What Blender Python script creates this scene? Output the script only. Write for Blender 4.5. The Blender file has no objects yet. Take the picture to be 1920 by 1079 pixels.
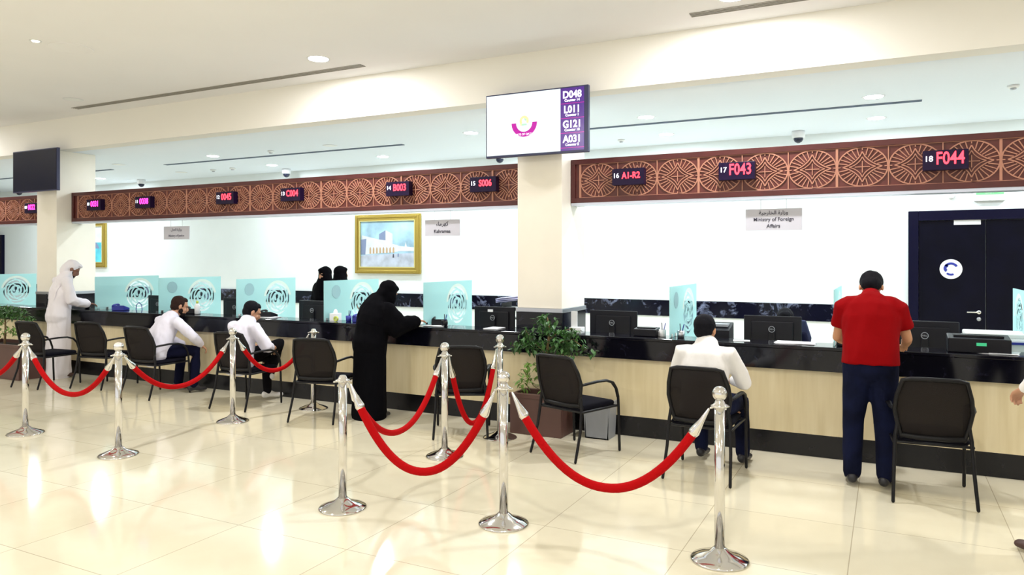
import bpy, bmesh, math, random
from mathutils import Vector as V, Matrix, noise
random.seed(7)
S = bpy.context.scene
COL = S.collection
PI = math.pi
# ------------------------------------------------------------------ camera model (x along the counter, y into the hall, z up)
F, TH = 1382.0, math.atan(1382/2710)
T, CT = math.tan(TH), math.cos(TH)
H, HY = 1.75, 486.0
def gx(px): u = px-960; return (u-F*T)/(F+u*T)
def tt(px, y): u = px-960; return y/(CT*(1+u*T/F))
def wp(px, py, y):            # point of the vertical plane y that the photo shows there
    return (y*gx(px), H-(py-HY)*tt(px, y)/F)
cam = bpy.data.cameras.new('camera'); co = bpy.data.objects.new('camera', cam); COL.objects.link(co)
cam.lens = F/1920*36; cam.sensor_width = 36; cam.shift_y = -(539.5-HY)/1920
co.location = (0, 0, H); co.rotation_euler = (PI/2, 0, TH); S.camera = co
cam.clip_start = .05; cam.clip_end = 200

# ------------------------------------------------------------------ materials
MATS = {}
def mat(name, col, rough=.5, metal=0, spec=.5, emis=None, es=0, bump=0, bscale=40, alpha=1, coat=0, var=0, vscale=3):
    m = bpy.data.materials.new(name); m.use_nodes = True; nt = m.node_tree; b = nt.nodes['Principled BSDF']
    b.inputs['Base Color'].default_value = (*col, 1); b.inputs['Roughness'].default_value = rough
    b.inputs['Metallic'].default_value = metal; b.inputs['Specular IOR Level'].default_value = spec
    b.inputs['Coat Weight'].default_value = coat
    b.inputs['Alpha'].default_value = alpha
    if emis: b.inputs['Emission Color'].default_value = (*emis, 1); b.inputs['Emission Strength'].default_value = es
    tc = nt.nodes.new('ShaderNodeTexCoord')
    if bump or var:
        n = nt.nodes.new('ShaderNodeTexNoise'); n.inputs['Scale'].default_value = bscale; n.inputs['Detail'].default_value = 4
        nt.links.new(tc.outputs['Object'], n.inputs['Vector'])
    if bump:
        bp = nt.nodes.new('ShaderNodeBump'); bp.inputs['Strength'].default_value = bump; bp.inputs['Distance'].default_value = .01
        nt.links.new(n.outputs['Fac'], bp.inputs['Height']); nt.links.new(bp.outputs['Normal'], b.inputs['Normal'])
    if var:
        n2 = nt.nodes.new('ShaderNodeTexNoise'); n2.inputs['Scale'].default_value = vscale; n2.inputs['Detail'].default_value = 5
        nt.links.new(tc.outputs['Object'], n2.inputs['Vector'])
        r = nt.nodes.new('ShaderNodeValToRGB'); r.color_ramp.elements[0].position = .3; r.color_ramp.elements[1].position = .7
        r.color_ramp.elements[0].color = (*[c*(1-var) for c in col], 1); r.color_ramp.elements[1].color = (*[min(1, c*(1+var)) for c in col], 1)
        nt.links.new(n2.outputs['Fac'], r.inputs['Fac']); nt.links.new(r.outputs['Color'], b.inputs['Base Color'])
    MATS[name] = m; return m
mat('lobby_ceiling', (.89, .885, .90), .8, var=.02, vscale=.6)
mat('bulkhead', (.90, .88, .82), .7)
mat('inner_ceiling', (.84, .91, 1.0), .8)
mat('wall_paint', (.84, .91, .92), .75, var=.01)
mat('pillar_stone', (.93, .885, .79), .35, var=.03, vscale=2)
mat('black_band', (.012, .013, .02), .15)
mat('chrome', (.72, .71, .70), .10, 1)
mat('steel', (.45, .47, .52), .3, 1)
mat('aluminium', (.62, .66, .78), .35, .7)
mat('rope_red', (.42, .002, .004), .8, spec=.1, bump=.3, bscale=120)
mat('frame_black', (.006, .006, .008), .4, spec=.25)
mat('seat_fabric', (.006, .006, .012), .9, spec=.1, bump=.3, bscale=250)
mat('wood_dark', (.080, .013, .012), .4, var=.18, vscale=6)
mat('wood_red', (.115, .024, .020), .45, var=.15, vscale=9)
mat('lattice_tan', (.46, .21, .14), .5)
mat('door_wood', (.0015, .0015, .007), .4, spec=.12, var=.3, vscale=4)
mat('door_frame', (.002, .002, .016), .35, spec=.15)
mat('white_plastic', (.80, .82, .85), .4)
mat('grey_plastic', (.30, .32, .36), .4)
mat('black_plastic', (.006, .006, .010), .35, spec=.25)
mat('monitor_back', (.007, .007, .011), .42, spec=.25)
mat('paper', (.86, .88, .93), .8)
mat('paper_lilac', (.58, .60, .88), .8)
mat('sign_grey', (.60, .60, .68), .5)
mat('ink', (.05, .05, .08), .6)
mat('ink_grey', (.25, .25, .32), .6)
mat('gold', (.46, .34, .07), .38, .55, bump=.2, bscale=60)
mat('gold_light', (.80, .72, .30), .35, .4)
mat('led_red', (.9, .02, .04), .5, emis=(1, .03, .05), es=5)
mat('led_pink', (.9, .02, .3), .5, emis=(1, .03, .35), es=5)
mat('led_white', (.9, .9, .95), .5, emis=(.85, .88, 1), es=1.6)
mat('led_house', (.012, .004, .030), .35, spec=.2)
mat('lamp_on', (1, 1, 1), .5, emis=(.93, .98, 1), es=30)
mat('lamp_warm', (1, 1, 1), .5, emis=(1, .88, .6), es=14)
mat('lamp_off', (.86, .88, .88), .4)
mat('vent_dark', (.12, .12, .11), .6)
mat('vent_frame', (.42, .40, .36), .5)
mat('vent_blue', (.16, .21, .30), .6)
mat('lens_black', (.01, .015, .04), .08)
mat('screen_white', (.1, .1, .1), .3, emis=(.88, .98, 1), es=1.02)
mat('screen_purple', (.05, .02, .1), .2, emis=(.055, .012, .22), es=1)
mat('screen_magenta', (.1, .0, .1), .2, emis=(.55, .01, .36), es=1)
mat('screen_text', (.9, .9, .9), .3, emis=(.85, .85, 1), es=1.1)
mat('screen_faint', (.6, .8, .8), .3, emis=(.48, .74, .80), es=1)
mat('screen_yellow', (.8, .8, .3), .3, emis=(.85, .85, .25), es=1)
mat('screen_green', (.3, .7, .4), .3, emis=(.25, .75, .35), es=1)
mat('tv_off', (.004, .006, .03), .05, spec=.5)
mat('tv_bezel', (.03, .035, .10), .3)
mat('planter_brown', (.10, .048, .040), .45, var=.1)
mat('soil', (.02, .016, .012), .9)
mat('bark', (.17, .11, .05), .8, bump=.3)
mat('leaf', (.045, .135, .03), .5, var=.5, vscale=9)
mat('leaf_light', (.20, .36, .08), .5, var=.3, vscale=9)
mat('skin', (.50, .26, .16), .55, bump=.05, bscale=200)
mat('skin_warm', (.56, .28, .15), .55)
mat('skin_dark', (.22, .10, .065), .55)
mat('hair', (.004, .004, .008), .75, spec=.15, bump=.5, bscale=150)
mat('hair_brown', (.024, .012, .010), .8, spec=.15, bump=.5, bscale=150)
mat('beard', (.010, .006, .006), .8, spec=.15, bump=.5, bscale=150)
mat('eye', (.02, .012, .01), .2)
mat('shirt_white', (.76, .75, .88), .85, bump=.25, bscale=18)
mat('shirt_cream', (.86, .85, .86), .85, bump=.25, bscale=18)
mat('thobe_white', (.80, .77, .83), .85, bump=.2, bscale=14)
mat('polo_red', (.25, .001, .003), .9, spec=.1, bump=.25, bscale=20)
mat('polo_collar', (.28, .002, .005), .9, spec=.1)
mat('jeans', (.004, .006, .024), .9, spec=.12, bump=.3, bscale=30, var=.6, vscale=5)
mat('trousers_navy', (.004, .005, .022), .9, spec=.12, bump=.25, bscale=20)
mat('trousers_black', (.004, .004, .006), .9, spec=.1, bump=.25, bscale=20)
mat('abaya_black', (.0025, .0025, .004), .9, spec=.06, bump=.25, bscale=15)
mat('shoe_black', (.012, .012, .018), .4)
mat('shoe_white', (.75, .75, .75), .5)
mat('sandal', (.06, .025, .02), .5)
mat('sky_paint', (.38, .60, .78), .7, var=.35, vscale=3)
mat('ground_paint', (.52, .58, .70), .7, var=.25, vscale=5)
mat('build_paint', (.72, .76, .82), .7, var=.1, vscale=6)
mat('build_blue', (.22, .28, .45), .7)
mat('arch_tan', (.55, .38, .22), .7)
mat('sea_paint', (.12, .62, .80), .7, var=.3, vscale=3)
mat('blue_item', (.02, .03, .30), .5)
mat('green_item', (.05, .55, .25), .5, emis=(.05, .6, .3), es=.3)
mat('yellow_item', (.55, .65, .12), .6)
mat('red_item', (.55, .02, .02), .5)
mat('exit_green', (.05, .6, .1), .5, emis=(.15, 1, .2), es=1.6)
mat('chair_blue', (.02, .03, .10), .7)
mat('desk_top', (.55, .53, .48), .4)
mat('disc_grey', (.26, .44, .48), .6)

def nodes_mat(name):
    m = bpy.data.materials.new(name); m.use_nodes = True; MATS[name] = m
    nt = m.node_tree; return m, nt, nt.nodes['Principled BSDF']
def N(nt, t, **k):
    n = nt.nodes.new(t)
    for a, b in k.items(): setattr(n, a, b)
    return n
def L(nt, a, b): nt.links.new(a, b)
def math_n(nt, op, a, b=None, c=None):
    n = N(nt, 'ShaderNodeMath', operation=op)
    for i, v in enumerate((a, b, c)):
        if v is None: continue
        if isinstance(v, (int, float)): n.inputs[i].default_value = v
        else: L(nt, v, n.inputs[i])
    return n.outputs[0]
# polished cream tile floor
m, nt, b = nodes_mat('floor_tile')
tc = N(nt, 'ShaderNodeTexCoord'); br = N(nt, 'ShaderNodeTexBrick'); br.offset = 0
br.inputs['Scale'].default_value = 1; br.inputs['Brick Width'].default_value = .9; br.inputs['Row Height'].default_value = .9
br.inputs['Mortar Size'].default_value = .003; br.inputs['Color1'].default_value = (.80, .755, .60, 1)
br.inputs['Color2'].default_value = (.765, .72, .56, 1); br.inputs['Mortar'].default_value = (.50, .45, .33, 1)
mp = N(nt, 'ShaderNodeMapping'); mp.inputs['Location'].default_value = (.2, .1, 0)
L(nt, tc.outputs['Object'], mp.inputs['Vector']); L(nt, mp.outputs['Vector'], br.inputs['Vector'])
nz = N(nt, 'ShaderNodeTexNoise'); nz.inputs['Scale'].default_value = 2.2; nz.inputs['Detail'].default_value = 6
L(nt, tc.outputs['Object'], nz.inputs['Vector'])
mx = N(nt, 'ShaderNodeMix', data_type='RGBA', blend_type='MULTIPLY'); mx.inputs[0].default_value = .35
rp = N(nt, 'ShaderNodeValToRGB'); rp.color_ramp.elements[0].color = (.82, .80, .76, 1); rp.color_ramp.elements[0].position = .3; rp.color_ramp.elements[1].position = .65
L(nt, nz.outputs['Fac'], rp.inputs['Fac']); L(nt, br.outputs['Color'], mx.inputs[6]); L(nt, rp.outputs['Color'], mx.inputs[7])
L(nt, mx.outputs[2], b.inputs['Base Color']); b.inputs['Roughness'].default_value = .09; b.inputs['Specular IOR Level'].default_value = .75
# black granite
def granite(name, base, vein, scale, thr, rough):
    m, nt, b = nodes_mat(name)
    tc = N(nt, 'ShaderNodeTexCoord'); n1 = N(nt, 'ShaderNodeTexNoise'); n1.inputs['Scale'].default_value = scale; n1.inputs['Detail'].default_value = 8
    n1.inputs['Roughness'].default_value = .7; n1.inputs['Distortion'].default_value = .6
    L(nt, tc.outputs['Object'], n1.inputs['Vector']); r = N(nt, 'ShaderNodeValToRGB')
    r.color_ramp.elements[0].position = thr; r.color_ramp.elements[0].color = (*base, 1)
    r.color_ramp.elements[1].position = thr+.16; r.color_ramp.elements[1].color = (*vein, 1)
    L(nt, n1.outputs['Fac'], r.inputs['Fac']); L(nt, r.outputs['Color'], b.inputs['Base Color'])
    b.inputs['Roughness'].default_value = rough; b.inputs['Specular IOR Level'].default_value = .35; return m
granite('granite_black', (.003, .003, .007), (.015, .015, .03), 9, .55, .10)
granite('granite_kick', (.006, .006, .008), (.014, .013, .018), 9, .55, .25)
granite('marble_band', (.003, .003, .010), (.26, .30, .46), 3.8, .53, .14)
# cream stone front with fine vertical figure
m, nt, b = nodes_mat('cream_stone')
tc = N(nt, 'ShaderNodeTexCoord'); mp = N(nt, 'ShaderNodeMapping'); mp.inputs['Scale'].default_value = (6, 1, .5)
n1 = N(nt, 'ShaderNodeTexNoise'); n1.inputs['Scale'].default_value = 2.5; n1.inputs['Detail'].default_value = 6
L(nt, tc.outputs['Object'], mp.inputs['Vector']); L(nt, mp.outputs['Vector'], n1.inputs['Vector'])
r = N(nt, 'ShaderNodeValToRGB'); r.color_ramp.elements[0].position = .3; r.color_ramp.elements[0].color = (.74, .635, .40, 1)
r.color_ramp.elements[1].position = .7; r.color_ramp.elements[1].color = (.86, .76, .53, 1)
L(nt, n1.outputs['Fac'], r.inputs['Fac']); L(nt, r.outputs['Color'], b.inputs['Base Color']); b.inputs['Roughness'].default_value = .3
# chair mesh: woven back, part see-through
m, nt, b = nodes_mat('mesh_back')
b.inputs['Base Color'].default_value = (.016, .013, .013, 1); b.inputs['Roughness'].default_value = .8; b.inputs['Alpha'].default_value = .90; b.inputs['Specular IOR Level'].default_value = .15
# frosted glass with an emblem of clear rings (panel plane: local y along, z up)
m, nt, b = nodes_mat('frosted_glass')
tc = N(nt, 'ShaderNodeTexCoord'); sp = N(nt, 'ShaderNodeSeparateXYZ'); L(nt, tc.outputs['Object'], sp.inputs[0])
dy = math_n(nt, 'SUBTRACT', sp.outputs['Y'], .74); dz = math_n(nt, 'SUBTRACT', sp.outputs['Z'], 1.185)
rr = math_n(nt, 'SQRT', math_n(nt, 'ADD', math_n(nt, 'MULTIPLY', dy, dy), math_n(nt, 'MULTIPLY', dz, dz)))
ang = math_n(nt, 'ARCTAN2', dy, dz)
outer = math_n(nt, 'LESS_THAN', rr, .225); inner = math_n(nt, 'GREATER_THAN', rr, .075)
ring = math_n(nt, 'GREATER_THAN', math_n(nt, 'SINE', math_n(nt, 'MULTIPLY', rr, 125.0)), -.45)
brk = math_n(nt, 'GREATER_THAN', math_n(nt, 'SINE', math_n(nt, 'ADD', math_n(nt, 'MULTIPLY', ang, 5.0), math_n(nt, 'MULTIPLY', rr, 55.0))), -.86)
clear = math_n(nt, 'MULTIPLY', math_n(nt, 'MULTIPLY', outer, inner), math_n(nt, 'MULTIPLY', ring, brk))
nz = N(nt, 'ShaderNodeTexNoise'); nz.inputs['Scale'].default_value = 14; L(nt, tc.outputs['Object'], nz.inputs['Vector'])
core = math_n(nt, 'MULTIPLY', math_n(nt, 'LESS_THAN', rr, .068), math_n(nt, 'GREATER_THAN', nz.outputs['Fac'], .47))
clear = math_n(nt, 'MAXIMUM', clear, core)
cap = math_n(nt, 'MULTIPLY', math_n(nt, 'MULTIPLY', math_n(nt, 'LESS_THAN', rr, .262), math_n(nt, 'GREATER_THAN', rr, .225)), math_n(nt, 'GREATER_THAN', dz, .05))
tr = N(nt, 'ShaderNodeBsdfTransparent'); tr.inputs[0].default_value = (.80, .93, .93, 1)
dif = N(nt, 'ShaderNodeBsdfDiffuse'); trl = N(nt, 'ShaderNodeBsdfTranslucent')
cm = N(nt, 'ShaderNodeMix', data_type='RGBA'); L(nt, cap, cm.inputs[0]); cm.inputs[6].default_value = (.58, .85, .87, 1); cm.inputs[7].default_value = (.86, .92, .88, 1)
L(nt, cm.outputs[2], dif.inputs[0]); L(nt, cm.outputs[2], trl.inputs[0])
m1 = N(nt, 'ShaderNodeMixShader'); m1.inputs[0].default_value = .5; L(nt, dif.outputs[0], m1.inputs[1]); L(nt, trl.outputs[0], m1.inputs[2])
m2 = N(nt, 'ShaderNodeMixShader'); m2.inputs[0].default_value = .78; L(nt, tr.outputs[0], m2.inputs[1]); L(nt, m1.outputs[0], m2.inputs[2])
gl = N(nt, 'ShaderNodeBsdfGlossy'); gl.inputs['Roughness'].default_value = .05; gl.inputs[0].default_value = (.8, .95, 1, 1)
tr2 = N(nt, 'ShaderNodeBsdfTransparent'); tr2.inputs[0].default_value = (.93, .97, 1, 1)
m4 = N(nt, 'ShaderNodeMixShader'); m4.inputs[0].default_value = .05; L(nt, tr2.outputs[0], m4.inputs[1]); L(nt, gl.outputs[0], m4.inputs[2])
m3 = N(nt, 'ShaderNodeMixShader'); L(nt, clear, m3.inputs[0]); L(nt, m2.outputs[0], m3.inputs[1]); L(nt, m4.outputs[0], m3.inputs[2])
L(nt, m3.outputs[0], nt.nodes['Material Output'].inputs['Surface'])

# ------------------------------------------------------------------ mesh helpers
def box(bm, x0, x1, y0, y1, z0, z1, M=None):
    vs = [bm.verts.new(V((x, y, z))) for x in (x0, x1) for y in (y0, y1) for z in (z0, z1)]
    if M: 
        for v in vs: v.co = M @ v.co
    for q in ((0, 1, 3, 2), (4, 6, 7, 5), (0, 4, 5, 1), (2, 3, 7, 6), (0, 2, 6, 4), (1, 5, 7, 3)):
        bm.faces.new([vs[i] for i in q])
def prism(bm, pts, y0, y1, axis='y'):
    """polygon extruded: pts are (a,b); axis y: (x,z); axis x: (y,z); axis z: (x,y)"""
    def mk(p, d):
        return {'y': (p[0], d, p[1]), 'x': (d, p[0], p[1]), 'z': (p[0], p[1], d)}[axis]
    a = [bm.verts.new(mk(p, y0)) for p in pts]; c = [bm.verts.new(mk(p, y1)) for p in pts]
    bm.faces.new(a); bm.faces.new(c[::-1]); n = len(pts)
    for i in range(n): bm.faces.new([a[i], c[i], c[(i+1) % n], a[(i+1) % n]])
def tube(bm, pts, rad, side=None, seg=12, dome=True):
    pts = [V(p) for p in pts]; n = len(pts)
    rad = rad if isinstance(rad, (list,)) else [rad]*n
    rad = [r if isinstance(r, tuple) else (r, r) for r in rad]
    tans = []
    for i in range(n):
        a = pts[max(i-1, 0)]; c = pts[min(i+1, n-1)]; tans.append((c-a).normalized())
    if side is None:
        s = tans[0].orthogonal().normalized(); fixed = False
    else: s = V(side); fixed = True
    rings = []; P = []
    for i in range(n):
        t = tans[i]; s2 = (V(side) if fixed else s); s2 = (s2-t*s2.dot(t))
        if s2.length < 1e-4: s2 = t.orthogonal()
        s2.normalize(); s = s2; P.append((pts[i], t, s2, t.cross(s2), rad[i]))
    seq = []
    if dome:
        p, t, a, c, r = P[0]; m = min(r)
        for k in (.98, .8, .5): seq.append((p-t*m*k, a, c, (r[0]*math.sqrt(1-k*k), r[1]*math.sqrt(1-k*k))))
    for p, t, a, c, r in P: seq.append((p, a, c, r))
    if dome:
        p, t, a, c, r = P[-1]; m = min(r)
        for k in (.5, .8, .98): seq.append((p+t*m*k, a, c, (r[0]*math.sqrt(1-k*k), r[1]*math.sqrt(1-k*k))))
    for p, a, c, r in seq:
        rings.append([bm.verts.new(p+a*r[0]*math.cos(2*PI*j/seg)+c*r[1]*math.sin(2*PI*j/seg)) for j in range(seg)])
    for i in range(len(rings)-1):
        for j in range(seg):
            bm.faces.new([rings[i][j], rings[i][(j+1) % seg], rings[i+1][(j+1) % seg], rings[i+1][j]])
    bm.faces.new(rings[0][::-1]); bm.faces.new(rings[-1])
def lathe(bm, prof, cx=0, cy=0, seg=28, M=None):
    rings = []
    for r, z in prof:
        ring = [bm.verts.new(V((cx+max(r, 1e-4)*math.cos(2*PI*j/seg), cy+max(r, 1e-4)*math.sin(2*PI*j/seg), z))) for j in range(seg)]
        if M:
            for v in ring: v.co = M @ v.co
        rings.append(ring)
    for i in range(len(rings)-1):
        for j in range(seg): bm.faces.new([rings[i][j], rings[i][(j+1) % seg], rings[i+1][(j+1) % seg], rings[i+1][j]])
    bm.faces.new(rings[0][::-1]); bm.faces.new(rings[-1])
def ell(bm, c, r, M=None, seg=16):
    prof = []; rs = []
    n = seg//2
    for i in range(1, n): a = -PI/2+PI*i/n; prof.append((math.cos(a), math.sin(a)))
    R = (M or Matrix.Identity(3))
    rings = [[bm.verts.new(V(c)+R @ V((r[0]*q*math.cos(2*PI*j/seg), r[1]*q*math.sin(2*PI*j/seg), r[2]*z))) for j in range(seg)] for q, z in prof]
    for i in range(len(rings)-1):
        for j in range(seg): bm.faces.new([rings[i][j], rings[i][(j+1) % seg], rings[i+1][(j+1) % seg], rings[i+1][j]])
    bo = bm.verts.new(V(c)+R @ V((0, 0, -r[2]))); to = bm.verts.new(V(c)+R @ V((0, 0, r[2])))
    for j in range(seg):
        bm.faces.new([rings[0][(j+1) % seg], rings[0][j], bo]); bm.faces.new([rings[-1][j], rings[-1][(j+1) % seg], to])
def new(name, bm, m, parent=None, smooth=False, bev=0, loc=None, rot=None):
    bmesh.ops.recalc_face_normals(bm, faces=bm.faces)
    me = bpy.data.meshes.new(name); bm.to_mesh(me); bm.free()
    o = bpy.data.objects.new(name, me); COL.objects.link(o)
    me.materials.append(MATS[m] if isinstance(m, str) else m)
    if smooth:
        for p in me.polygons: p.use_smooth = True
    if bev:
        md = o.modifiers.new('bevel', 'BEVEL'); md.width = bev; md.segments = 2; md.limit_method = 'ANGLE'
    if parent: o.parent = parent
    if loc: o.location = loc
    if rot: o.rotation_euler = rot
    return o
def BM(): return bmesh.new()
def mbox(name, a, m, parent=None, bev=0, **k):
    bm = BM(); box(bm, *a); return new(name, bm, m, parent, bev=bev, **k)
def tag(o, label=None, cat=None, group=None, kind=None):
    if label: o['label'] = label
    if cat: o['category'] = cat
    if group: o['group'] = group
    if kind: o['kind'] = kind
    return o
def thing(name, label, cat, loc=(0, 0, 0), rz=0, group=None):
    o = bpy.data.objects.new(name, None); COL.objects.link(o); o.location = loc; o.rotation_euler = (0, 0, rz)
    o.empty_display_size = .1
    return tag(o, label, cat, group)
def kids(o): return [c for c in bpy.data.objects if c.parent == o]
def dup(root, loc, rz, label, group=None):
    def cp(o, par):
        c = o.copy(); COL.objects.link(c); c.parent = par
        for ch in kids(o): cp(ch, c)
        return c
    r = cp(root, None); r.location = loc; r.rotation_euler = (0, 0, rz); r['label'] = label
    if group: r['group'] = group
    return r
def struct(name, bm, m, parent=None, **k):
    o = new(name, bm, m, parent, **k)
    if not parent: o['kind'] = 'structure'
    return o
AR = {'ا': (0xFE8D, 0), 'و': (0xFEED, 0), 'ز': (0xFEAF, 0), 'ر': (0xFEAD, 0), 'ة': (0xFE93, 0), 'د': (0xFEA9, 0), 'ل': (0xFEDD, 1), 'خ': (0xFEA5, 1),
      'ج': (0xFE9D, 1), 'ي': (0xFEF1, 1), 'ه': (0xFEE9, 1), 'ك': (0xFED9, 1), 'م': (0xFEE1, 1), 'ء': (0xFE80, -1), 'ع': (0xFEC9, 1), 'ق': (0xFED5, 1), 'ط': (0xFEC1, 1), 'ب': (0xFE8F, 1), 'ن': (0xFEE5, 1)}
def arabic(s):
    out = []
    for i, ch in enumerate(s):
        if ch == ' ': out.append(' '); continue
        b_, j = AR[ch]
        pj = i > 0 and s[i-1] in AR and AR[s[i-1]][1] == 1 and j >= 0
        nj = i < len(s)-1 and s[i+1] in AR and j == 1 and AR[s[i+1]][1] >= 0
        if j == -1: out.append(chr(b_)); continue
        if pj and nj: k = 3
        elif nj: k = 2
        elif pj: k = 1
        else: k = 0
        out.append(chr(b_+k))
    return ''.join(reversed(out))
def text(name, s, m, parent, loc, size, rot=(PI/2, 0, 0), ext=.001, align='CENTER', sx=1, bold=0):
    c = bpy.data.curves.new('t', 'FONT'); c.body = s; c.size = size; c.extrude = ext; c.align_x = align; c.align_y = 'CENTER'; c.offset = bold
    c.resolution_u = 3
    o = bpy.data.objects.new('t', c); COL.objects.link(o)
    dg = bpy.context.evaluated_depsgraph_get(); me = bpy.data.meshes.new_from_object(o.evaluated_get(dg))
    bpy.data.objects.remove(o); bpy.data.curves.remove(c)
    for v in me.vertices: v.co.x *= sx
    me.materials.clear(); me.materials.append(MATS[m]); me.name = name
    q = bpy.data.objects.new(name, me); COL.objects.link(q); q.parent = parent; q.location = loc; q.rotation_euler = rot
    return q

# ------------------------------------------------------------------ room shell
YW = 11.3; ZI = 3.53; ZL = 4.04; YB = 7.35
bm = BM(); box(bm, -27, 9, -9, YW+.2, -.1, 0); struct('floor', bm, 'floor_tile')
bm = BM(); box(bm, -27, 9, -9, YB, ZL, ZL+.1); struct('ceiling', bm, 'lobby_ceiling')
bm = BM(); box(bm, -27, 9, YB+.25, YW+.2, ZI, ZI+.1); struct('ceiling_inner', bm, 'inner_ceiling')
bm = BM(); box(bm, -27, 9, YB, YB+.25, ZI, ZL+.1); struct('trim_1', bm, 'bulkhead')
bm = BM(); box(bm, -27, 9, YW, YW+.2, 0, ZI); struct('wall_back', bm, 'wall_paint')
bm = BM(); box(bm, -27.2, -27, -9, YW+.2, 0, ZL+.1); struct('wall_left', bm, 'bulkhead')
bm = BM(); box(bm, 9, 9.2, -9, YW+.2, 0, ZL+.1); struct('wall_right', bm, 'bulkhead')
# marble dado rail on the back wall (cut at the doors)
bm = BM()
for a, c in ((-20.7, .235), (2.06, 9)): box(bm, a, c, YW-.025, YW, .865, 1.11)
struct('trim_2', bm, 'marble_band')
# dark double door at the right and another far left
def door(n, x0, x1, seam, knob):
    w = .12; top = 2.39
    r = thing('door_%d' % n, None, None, (0, 0, 0)); r['kind'] = 'structure'
    bm = BM(); box(bm, x0, x0+w, YW-.08, YW, 0, top); box(bm, x1-w, x1, YW-.08, YW, 0, top); box(bm, x0+w, x1-w, YW-.08, YW, top-.13, top)
    new('door_frame', bm, 'door_frame', r, bev=.006)
    segs = [(x0+w, seam), (seam, x1-w)] if seam else [(x0+w, x1-w)]
    for a, c in segs: mbox('door_leaf', (a+.004, c-.004, YW-.045, YW-.002, 0, top-.135), 'door_wood', r, bev=.004)
    if knob:
        bm = BM(); M = Matrix.Rotation(PI/2, 4, 'X'); hx = knob
        lathe(bm, [(.024, 0), (.026, .004), (.024, .02)], M=Matrix.Translation((hx, YW-.045, 1.06)) @ M)
        tube(bm, [(hx, YW-.06, 1.06), (hx, YW-.10, 1.06), (hx-.02, YW-.105, 1.06), (hx-.13, YW-.105, 1.06)], .011, seg=10)
        h = new('door_handle', bm, 'chrome', r, smooth=True)
        bm = BM(); lathe(bm, [(.024, 0), (.026, .006), (.02, .012)], M=Matrix.Translation((hx, YW-.045, .97)) @ M); new('door_lock', bm, 'steel', r, smooth=True)
    return r
dr = door(1, .244, 2.05, 1.127, 1.05)
door(2, -23.0, -20.86, -21.9, 0)
x, z = wp(1813.5, 417, YW-.05)
mbox('door_plate', (x-.15, x+.15, YW-.053, YW-.046, z-.032, z+.032), 'white_plastic', dr)
x, z = wp(1783, 505, YW-.05)
bm = BM(); lathe(bm, [(.128, 0), (.13, .003), (.128, .006)], seg=36, M=Matrix.Translation((x, YW-.046, z)) @ Matrix.Rotation(PI/2, 4, 'X'))
sg = new('door_sign', bm, 'white_plastic', dr)
bm = BM()   # blue figure on the round sign: head profile and raised hand
def arcstrip(bm, cx, cz, r0, r1, a0, a1, y0, y1, n=14, ex=1, ez=1):
    for i in range(n):
        p = [a0+(a1-a0)*i/n, a0+(a1-a0)*(i+1)/n]
        q = [(cx+ex*r*math.cos(a), cz+ez*r*math.sin(a)) for r, a in ((r0, p[0]), (r1, p[0]), (r1, p[1]), (r0, p[1]))]
        prism(bm, q, y0, y1)
arcstrip(bm, x, z, .060, .088, .5, 2.6, YW-.056, YW-.053); arcstrip(bm, x-.03, z+.01, .02, .055, 1.6, 4.2, YW-.056, YW-.053)
arcstrip(bm, x, z-.01, .05, .075, 3.9, 5.2, YW-.056, YW-.053); new('sign_figure', bm, 'blue_item', sg)

# ------------------------------------------------------------------ pillars
for n, x0 in ((1, -12.63), (2, -3.676), (3, 5.28), (4, -21.6)):
    bm = BM(); box(bm, x0, x0+.535, YB-.005, YB+.66, 1.21, ZI+.0); 
    r = tag(new('pillar', bm, 'pillar_stone', bev=.004), kind='structure')
    r.name = 'trim_%d' % (n+2)
    mbox('pillar_base', (x0-.012, x0+.547, YB-.017, YB+.672, 0, 1.19), 'granite_black', r, bev=.004)
    mbox('pillar_collar', (x0-.016, x0+.551, YB-.021, YB+.676, 1.165, 1.21), 'steel', r, bev=.003)

# ------------------------------------------------------------------ the counter
c = thing('service_counter', 'long service counter with black granite top and cream stone front', 'counter', (0, 0, 0))
bm = BM(); box(bm, -26, 7, 7.0, 7.06, .2, .775)
new('front_panel', bm, 'cream_stone', c)
mbox('kick_plate', (-26, 7, 7.02, 7.06, 0, .2), 'granite_kick', c)
mbox('granite_apron', (-26, 7, 6.93, 6.97, .77, .955), 'granite_black', c, bev=.003)
mbox('granite_top', (-26, 7, 6.92, 7.30, .955, .984), 'granite_black', c, bev=.005)
mbox('back_panel', (-26, 7, 7.26, 7.29, 0, .95), 'cream_stone', c)
for a, b_ in ((-26, -21.7), (-21.0, -12.66), (-12.06, -3.71), (-3.10, 5.25)):
    mbox('desk_top', (a, b_, 7.29, 8.20, .71, .745), 'desk_top', c)
    mbox('desk_support', (a, b_, 8.0, 8.03, 0, .71), 'desk_top', c)

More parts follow.
